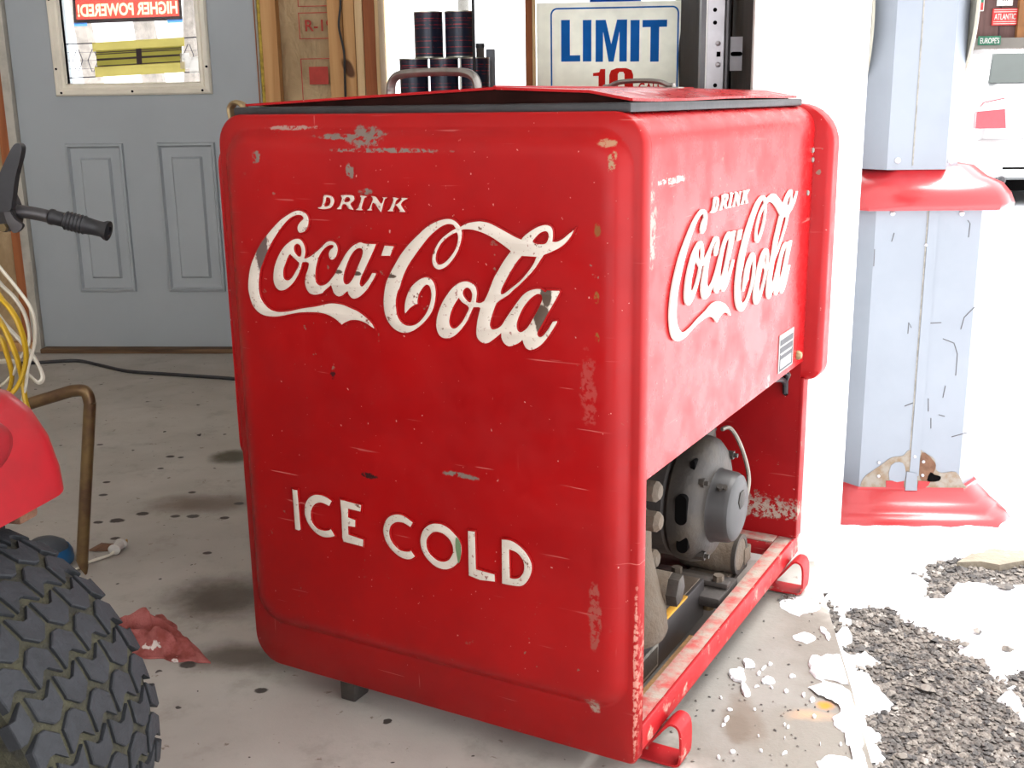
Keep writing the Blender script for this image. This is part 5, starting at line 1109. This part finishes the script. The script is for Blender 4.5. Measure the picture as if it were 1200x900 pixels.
for i, (px, py, r) in enumerate([(1127, 655, 0.016), (1101, 698, 0.016), (1152, 675, 0.020), (1146, 738, 0.012), (1131, 747, 0.011), (1180, 763, 0.012), (1085, 792, 0.018), (1044, 798, 0.014), (1010, 745, 0.013), (1158, 682, 0.017), (1115, 680, 0.015), (1178, 690, 0.017), (1095, 735, 0.012), (1060, 870, 0.015)]):
    p = G(px, py, GZ+0.03); b = MB(); zz = snow_h(p.x, p.y); stone(b, (p.x, p.y, max(zz, GZ)+r*0.35), r, i+99)
    tag(b.build('stone', 'stone', smooth=False), 'larger angular grey stone lying on the snowy gravel', 'stone', 'larger stones on the gravel')
# sandy bare strip of flat rock at the far end of the upper patch
pl = [(G(x, y, GZ+0.028).x, G(x, y, GZ+0.028).y) for x, y in ((1122, 653), (1140, 642), (1165, 637), (1205, 634), (1260, 640), (1260, 652), (1200, 651), (1172, 656), (1150, 652))]
tag(MB().prism(pl, lambda p, d: (p[0], p[1], d), GZ-0.02, GZ+0.016).build('flat_rock', 'rail_stone', smooth=False), 'flat tan rock edge poking out of the snow by the gravel', 'rock')

# thin snow left on the slab
sl_ = MB()
def patch(pts, h=0.004, n=5, seed=0):
    q = smooth_path([(G(x, y).x, G(x, y).y) for x, y in pts], n, True)
    q = [Vector((p.x+0.008*noise.noise(Vector((p.x*60, p.y*60, seed))), p.y+0.010*noise.noise(Vector((p.x*60, p.y*60, seed+7))))) for p in q]
    c = sum(q, Vector((0, 0)))/len(q)
    q = [Vector((min(p.x, edge_x(p.y)-0.004), p.y)) for p in q]
    sl_.loft([[(p.x, p.y, 0.0004) for p in q], [(c.x+(p.x-c.x)*0.94, c.y+(p.y-c.y)*0.94, h*0.8) for p in q], [(c.x+(p.x-c.x)*0.7, c.y+(p.y-c.y)*0.7, h) for p in q]], False, True)
patch([(912, 708), (930, 700), (950, 703), (962, 712), (950, 718), (930, 720)], 0.003, 5, 1)
patch([(930, 745), (945, 742), (955, 748), (945, 755), (932, 751)], 0.003, 5, 2); patch([(960, 735), (968, 738), (975, 750), (968, 748)], 0.003, 4, 3)
patch([(946, 778), (952, 769), (964, 772), (975, 768), (994, 775), (1000, 790), (1006, 800), (990, 803), (975, 796), (960, 798), (950, 788)], 0.008, 5, 4)
patch([(948, 806), (970, 800), (992, 806), (1004, 822), (1010, 850), (1012, 880), (1016, 900), (1004, 900), (996, 880), (990, 860), (974, 848), (985, 832), (975, 818), (960, 812)], 0.004, 5, 5)
patch([(960, 892), (975, 886), (992, 890), (1016, 905), (1018, 940), (970, 940), (962, 915)], 0.004, 5, 6)
patch([(858, 788), (868, 783), (873, 792), (869, 800), (877, 806), (876, 816), (869, 814), (870, 803), (861, 798)], 0.006, 4, 7)
patch([(872, 774), (880, 777), (886, 783), (878, 784), (871, 781)], 0.006, 4, 8); patch([(893, 798), (900, 794), (906, 800), (897, 803)], 0.005, 4, 9)
for i in range(30):
    x, y = rng.uniform(840, 1000), rng.uniform(770, 890); r = rng.uniform(0.8, 2.8)
    if G(x, y).x < edge_x(G(x, y).y)-0.02: patch([(x-r, y), (x, y-r*0.8), (x+r*1.2, y), (x, y+r*0.8)], 0.004, 3, i)
o = sl_.build('slab_snow', 'snow', angle=60); o['kind'] = 'stuff'; tag(o, 'thin melting snow patches left on the concrete slab', 'snow')
# dark grit and debris on the slab
b = MB()
for i in range(110):
    x, y = rng.uniform(780, 1000), rng.uniform(690, 899)
    p = G(x, y)
    if p.x < edge_x(p.y)-0.01: stone(b, (p.x, p.y, 0.001), rng.uniform(0.0012, 0.0035), i+500)
for i in range(26):
    p = G(rng.uniform(913, 932), rng.uniform(698, 706)); stone(b, (p.x, p.y, 0.002), rng.uniform(0.003, 0.007), i+900)
o = b.build('slab_grit', 'stone', smooth=False); o['kind'] = 'stuff'; tag(o, 'scattered dark grit on the concrete in the doorway', 'grit')

# ---- fuel pump
pump = thing('fuel_pump', 'old pale blue fuel pump with red base and red band, rusted at the bottom', 'pump', (0, 0, 0))
PX, PY0, PY1 = 0.790, 2.70, 3.22
def octo(x0, x1, y0, y1, cx, cy): return [(x0+cx, y0), (x1-cx, y0), (x1, y0+cy), (x1, y1-cy), (x1-cx, y1), (x0+cx, y1), (x0, y1-cy), (x0, y0+cy)]
lower = MB().loft([[(x, y, z) for x, y in octo(0.600, 0.960, PY0, PY1, 0.060, 0.075)] for z in (0.012, 0.715)]).build('lower_cabinet', 'pump_blue', pump, False)
upper = MB().loft([[(x, y, z) for x, y in octo(0.640, 0.864, PY0+0.03, PY1-0.03, 0.045, 0.06)] for z in (0.79, 1.62)]).build('upper_cabinet', 'pump_blue', pump, False)
def skirt(spec, name, par):
    return MB().loft([[(x, y, z) for x, y in octo(PX-0.005-w, PX-0.005+w, PY0-d, PY1+d, 0.055, 0.07)] for w, d, z in spec]).build(name, 'pump_red', par, angle=50)
skirt([(0.178, 0.000, 0.700), (0.202, 0.022, 0.700), (0.204, 0.024, 0.712), (0.196, 0.018, 0.735), (0.180, 0.004, 0.757), (0.150, -0.02, 0.772), (0.122, -0.036, 0.796)], 'red_band', pump)
skirt([(0.250, 0.070, GZ), (0.250, 0.070, GZ+0.022), (0.238, 0.058, GZ+0.040), (0.226, 0.046, GZ+0.044), (0.222, 0.042, GZ+0.054), (0.206, 0.026, GZ+0.066), (0.202, 0.022, GZ+0.072), (0.184, 0.004, GZ+0.090), (0.182, 0.002, GZ+0.100)], 'red_base', pump)
def pbox(x0, x1, z0, z1, t, name, mat, par, y=PY0): return MB().box(x0, x1, y-t, y, z0, z1).build(name, mat, par, False)
sm = AY(1080, 350, PY0).x
pbox(sm-0.0015, sm+0.0015, 0.05, 0.70, 0.0012, 'seam', 'plate_metal', lower); pbox(sm+0.002, sm+0.024, 0.05, 0.70, 0.003, 'seam_strip', 'pump_blue', lower)
sm2 = AY(1076, 100, PY0+0.03).x; pbox(sm2-0.0015, sm2+0.0015, 0.80, 1.62, 0.0012, 'seam', 'plate_metal', upper, PY0+0.03)
def pscrew(x, y, Y, par, r=0.007):
    p = AY(x, y, Y); MB().lathe([(r, 0), (r, 0.002), (r*0.6, 0.004), (0.0001, 0.0045)], (p.x, Y, p.z), (0, -1, 0), 14).build('screw', 'galvanized', par)
for x, y in ((1052, 188), (1114, 189)): pscrew(x, y, PY0+0.03, upper)
for x, y in ((1046, 250), (1127, 250), (1085, 287)): pscrew(x, y, PY0, lower, 0.006 if y < 260 else 0.004)
# rusted lower edge: bare metal patches, a hole and bent tabs
def flat_poly(pxs, t0, t1, name, mat, Y=PY0, n=3):
    q = smooth_path([(AY(x, y, Y).x, AY(x, y, Y).z) for x, y in pxs], n, True)
    me = shape_mesh([[(p.x, p.y) for p in q]], t1-t0, 0, 0, lambda x, y, h: (x, Y-t0-h, y)); return link(name, me, mat, lower, False)
flat_poly([(1010, 572), (1012, 560), (1022, 552), (1032, 545), (1045, 536), (1058, 534), (1064, 528), (1076, 526), (1086, 532), (1095, 538), (1097, 550), (1104, 554), (1120, 553), (1128, 566), (1126, 573), (1040, 574)], 0.0004, 0.0016, 'bare_metal', 'pump_bare')
flat_poly([(1080, 530), (1094, 540), (1096, 548), (1088, 562), (1078, 560)], 0.0017, 0.0026, 'rust_patch', 'rust')
flat_poly([(1086, 562), (1090, 553), (1095, 556), (1102, 558), (1100, 563), (1090, 564)], 0.0027, 0.0034, 'rust_hole', 'black_hole', n=2)
flat_poly([(1038, 574), (1038, 563), (1059, 563), (1059, 574)], 0.0017, 0.0026, 'notch', 'pump_red', n=1); flat_poly([(1074, 574), (1076, 563), (1090, 564), (1088, 568), (1080, 574)], 0.0017, 0.0026, 'notch', 'pump_red', n=1)
flat_poly([(1042, 562), (1044, 545), (1054, 541), (1060, 546), (1060, 563)], 0.0017, 0.0028, 'patch_plate', 'pump_blue', n=2); flat_poly([(1060, 574), (1062, 552), (1074, 554), (1074, 574)], 0.0027, 0.006, 'bent_tab', 'pump_blue', n=1)
for x, y in ((1030, 542), (1029.5, 558), (1072, 535), (1082, 541), (1081, 557)): pscrew(x, y, PY0-0.002, lower, 0.004)
for pl_ in ([(1045, 283), (1048, 273)], [(1135, 278), (1137, 262), (1134, 258)], [(1024, 312), (1025, 292)], [(1064, 391), (1065, 378), (1068, 384)], [(1086, 379), (1103, 378)], [(1105, 397), (1118, 402), (1122, 415), (1120, 440)], [(1126, 386), (1130, 372), (1142, 360)], [(1060, 476), (1070, 472)], [(1105, 466), (1108, 452)], [(1088, 482), (1088, 467)], [(1091, 502), (1091, 490)], [(1100, 486), (1107, 488)], [(1115, 512), (1133, 507)]):
    pp = [AY(x, y, PY0-0.0003) for x, y in pl_]; MB().tube(pp, 0.0011, 5).build('paint_crack', 'steel_dark', lower)
# round dial rims on the two faces
for sgn, xx in ((-1, 0.640), (1, 0.864)):
    MB().lathe([(0.215, 0.0), (0.215, 0.006), (0.208, 0.011), (0.18, 0.014), (0.0001, 0.017)], (xx, 2.96, 1.125 if sgn < 0 else 1.16), (sgn, 0, 0), 64).build('dial_rim', 'pump_white', upper, angle=40)
MB().loft([[(x, y, z) for x, y in octo(0.640+i, 0.892-i, PY0+0.03+i, PY1-0.03-i, 0.045, 0.06)] for z, i in ((1.62, -0.02), (1.66, -0.02), (1.70, 0.01), (1.74, 0.06))]).build('top_cap', 'pump_red', pump, angle=40)
b = MB().lathe([(0.0001, 0), (0.06, 0), (0.07, 0.03), (0.13, 0.07), (0.175, 0.16), (0.175, 0.22), (0.13, 0.31), (0.06, 0.35), (0.0001, 0.355)], (0.766, 2.96, 1.74), (0, 0, 1), 32).build('globe', 'pump_white', pump)

# ---- parked white car, seen from behind
car = thing('white_car', 'white hatchback car parked in the snow seen from behind', 'car', (3.40, 10.75, GZ), math.radians(-3))
CW = 1.70
def sec(y, wl, wb, zr, wr, zb_=0.30, zbelt=1.02):
    c = CW/2
    L_ = [(-wb, zb_), (-wl, zb_+0.12), (-wl, 0.62), (-wl*0.985, zbelt-0.05), (-wl*0.95, zbelt), (-wr, zr-0.05), (-wr*0.86, zr)]
    return [(c+x, y, z) for x, z in L_]+[(c-x, y, z) for x, z in L_[::-1]]
body = MB().loft([sec(0.06, 0.70, 0.62, 0.80, 0.55, 0.36, 0.78), sec(0.0, 0.76, 0.70, 0.92, 0.60, 0.32, 0.90), sec(0.03, 0.82, 0.76, 1.06, 0.66, 0.30, 1.03), sec(0.16, 0.845, 0.80, 1.13, 0.70, 0.28, 1.06), sec(0.50, 0.85, 0.82, 1.435, 0.60, 0.26, 1.04), sec(0.95, 0.85, 0.83, 1.46, 0.61, 0.25, 1.02),
    sec(1.9, 0.85, 0.83, 1.46, 0.61, 0.25, 1.0), sec(2.45, 0.85, 0.83, 1.38, 0.60, 0.25, 0.98), sec(3.2, 0.845, 0.82, 0.99, 0.66, 0.25, 0.95), sec(3.9, 0.80, 0.76, 0.86, 0.60, 0.28, 0.82), sec(4.15, 0.66, 0.60, 0.70, 0.5, 0.32, 0.66)]).build('car_body', 'car_white', car, angle=28)
def yrear(z): return 0.16+(z-1.13)*(0.50-0.16)/(1.435-1.13)
cx = CW/2
rw = MB().add([(cx-0.66, yrear(1.14)-0.03, 1.135), (cx+0.66, yrear(1.14)-0.03, 1.135), (cx+0.565, yrear(1.40)-0.03, 1.40), (cx-0.565, yrear(1.40)-0.03, 1.40), (cx-0.66, yrear(1.14)+0.03, 1.135), (cx+0.66, yrear(1.14)+0.03, 1.135), (cx+0.565, yrear(1.40)+0.03, 1.40), (cx-0.565, yrear(1.40)+0.03, 1.40)], [(0, 1, 2, 3), (7, 6, 5, 4), (0, 4, 5, 1), (1, 5, 6, 2), (2, 6, 7, 3), (3, 7, 4, 0)]).build('rear_window', 'car_glass', car, False)
MB().tube([(cx-0.3, yrear(1.16)-0.02, 1.15), (cx+0.25, yrear(1.19)-0.02, 1.20)], 0.008, 6).build('rear_wiper', 'black_rubber', rw)
for s in (-1, 1):
    xo = cx+s*0.80; xi = cx+s*0.535
    pts = [(xo, 0.735), (xi, 0.735), (xi+s*0.035, 1.0), (xo-s*0.06, 0.965), (xo, 0.87)]
    tl = MB().prism(pts, lambda p, d: (p[0], d, p[1]), -0.035, 0.16).build('tail_light', 'tail_red', car, False)
    pts = [(xo-s*0.004, 0.885), (xi+s*0.022, 0.905), (xi+s*0.034, 0.992), (xo-s*0.06, 0.957)]
    MB().prism(pts, lambda p, d: (p[0], d, p[1]), -0.039, 0.0).build('reverse_lens', 'tail_clear', tl, False)
bump_ = MB().loft([[(cx-0.84+i, y, z) for y, z in ((0.06, 0.27), (-0.08, 0.30), (-0.10, 0.42), (-0.09, 0.60), (0.06, 0.64))] for i in (0.0, 0.05, 1.63, 1.68)]).build('rear_bumper', 'car_white', car, angle=30)
MB().box(cx-0.55, cx+0.55, -0.108, -0.09, 0.375, 0.392).build('bumper_groove', 'black_hole', bump_, False)
MB().cyl((0.30, -0.09, 0.275), (0.30, 0.4, 0.275), 0.04, 18).lathe([(0.030, -0.001), (0.0001, -0.001)], (0.30, -0.09, 0.275), (0, 1, 0), 18).build('exhaust_pipe', 'steel_dark', car)
MB().box(cx-0.26, cx+0.26, -0.02, 0.02, 0.66, 0.77).build('number_plate', 'store_white', car, False)
MB().box(0.10, CW-0.10, 0.2, 4.0, 0.16, 0.26).build('underbody', 'black_hole', car, False)
for yy in (0.62, 3.35):
    for xx in (0.0, CW-0.20):
        w_ = MB().lathe([(0.18, 0.0), (0.27, 0.0), (0.30, 0.03), (0.30, 0.17), (0.27, 0.20), (0.18, 0.20)], (xx, yy, 0.30), (1, 0, 0), 36, False).build('wheel', 'black_rubber', car)
        MB().lathe([(0.0001, 0.02), (0.05, 0.02), (0.18, 0.01), (0.185, 0.0), (0.185, 0.19), (0.0001, 0.18)], (xx, yy, 0.30), (1, 0, 0), 30).build('wheel_rim', 'galvanized', w_)
# ---- shop front with old signs far behind the car
SYY = 15.0
shop = thing('shop_building', 'dark brown shop front with wooden post behind the white car', 'building')
a = AY(1130, 0, SYY); sxl = 3.6
MB().box(sxl, 11.5, SYY+0.03, SYY+4.0, GZ, 3.6).build('shop_wall', 'store_wall', shop, False)
MB().box(sxl-0.3, 11.8, SYY-2.8, SYY+4.3, 3.6, 3.85, bev=0.02).build('shop_roof', 'store_grey', shop)  # front overhang, out of view, added to shade the signs
q = AY(1195.5, 20, SYY); MB().box(q.x-0.035, q.x+0.06, SYY-0.05, SYY+0.03, GZ, 3.6).build('wooden_post', 'store_wood', shop, False)
zt = AY(1186, 44.5, SYY).z; MB().box(sxl, 11.5, SYY-0.10, SYY+0.03, zt-0.16, zt).build('window_ledge', 'store_grey', shop, False)
for i in range(12):
    x = sxl+0.1+i*0.66; MB().box(x, x+0.012, SYY+0.015, SYY+0.03, zt, 3.6).build('board_joint', 'dark_purple', shop, False)
def far_sign(name, label, pxs, field, letters, lettermat, lines=0, SYY=SYY):
    a, c = AY(pxs[0], pxs[3], SYY), AY(pxs[2], pxs[1], SYY)
    t = thing(name, label, 'sign')
    MB().box(a.x, c.x, SYY-0.01, SYY+0.02, a.z, c.z, bev=0.004).build('sign_plate', field, t)
    w_, h_ = c.x-a.x, c.z-a.z
    if letters: link('lettering', text_mesh(letters, w_*0.86, h_*(0.36 if lines else 0.66), 0.004, lambda x, y, h: (a.x+w_*0.07+x, SYY-0.0105-h, a.z+h_*(0.33 if lines else 0.16)+y), 0.02), lettermat, t, False)
    for k_ in range(lines):
        for zz in (0.08+0.12*k_, 0.90-0.12*k_): MB().box(a.x+w_*0.04, c.x-w_*0.04, SYY-0.0125, SYY-0.0105, a.z+h_*zz, a.z+h_*(zz+0.035)).build('rule', 'store_white', t, False)
    return t, a, c
far_sign('enamel_sign', 'red sign with white ATLANTIC lettering and ruled lines', (1162, 9.5, 1193, 30), 'sign_scarlet', 'ATLANTIC', 'store_white', 2)
far_sign('enamel_sign', 'green sign with white lettering under the red sign', (1146, 42, 1173, 53), 'store_green', "EUROPE'S", 'store_white', 0, SYY-0.125)
t, a, c = far_sign('enamel_sign', 'white sign above the red ATLANTIC sign', (1168, -22, 1189, 7), 'store_white', None, None)
for k_ in range(3): MB().box(a.x+(0.34+0.13*k_)*(c.x-a.x), a.x+(0.40+0.13*k_)*(c.x-a.x), SYY-0.013, SYY-0.0105, a.z+0.20*(c.z-a.z), a.z+0.55*(c.z-a.z)).build('glyph', 'dark_purple', t, False)
t, a, c = far_sign('enamel_sign', 'dark green and red sign with white edge beside the pump', (1132, -22, 1155.5, 13.5), 'store_white', None, None)
MB().box(a.x+0.01, c.x-0.012, SYY-0.014, SYY-0.0105, a.z+0.10, c.z-0.01).build('green_field', 'store_green', t, False); MB().box(a.x+0.01, c.x-0.012, SYY-0.014, SYY-0.0105, a.z+0.012, a.z+0.10).build('red_field', 'sign_scarlet', t, False)
mc = ((a.x+c.x)/2, SYY-0.0145, (a.z+c.z)/2+0.04); MB().lathe([(0.085, 0.0), (0.085, 0.003), (0.07, 0.003), (0.07, 0.0)], mc, (0, -1, 0), 30, False).build('ring_mark', 'store_white', t)

# ---- bare trees beyond the back wall
def tree(x, y, r, h, lean, lab):
    t = thing('bare_tree', lab, 'tree', (x, y, GZ), 0, 'bare trees beyond the back wall')
    MB().tube([(0, 0, 0), (lean*0.3, 0, h*0.33), (lean*0.7, 0.05, h*0.66), (lean, 0.1, h)], r, 10, 1, lambda s: r*(1.15-0.8*s)).build('trunk', 'bark', t)
    for k_ in range(5):
        z = h*(0.45+0.1*k_); s_ = 1 if k_ % 2 else -1
        MB().tube([(lean*0.5+0.0, 0, z), (lean*0.6+s_*0.4, 0.1, z+0.4), (lean*0.6+s_*0.9, 0.2, z+1.0)], r*0.3, 7, 1, lambda s: r*0.35*(1-0.8*s)).build('branch', 'bark', t)
for px, y, r, lean in ((112, 11.5, 0.10, -0.6), (180, 12.5, 0.13, -0.5), (208, 13.0, 0.10, 0.3)):
    p = AY(px, 85, y); tree(p.x+0.1, y, r, 5.5, lean, 'bare grey tree trunk seen through the glass of the grey door')
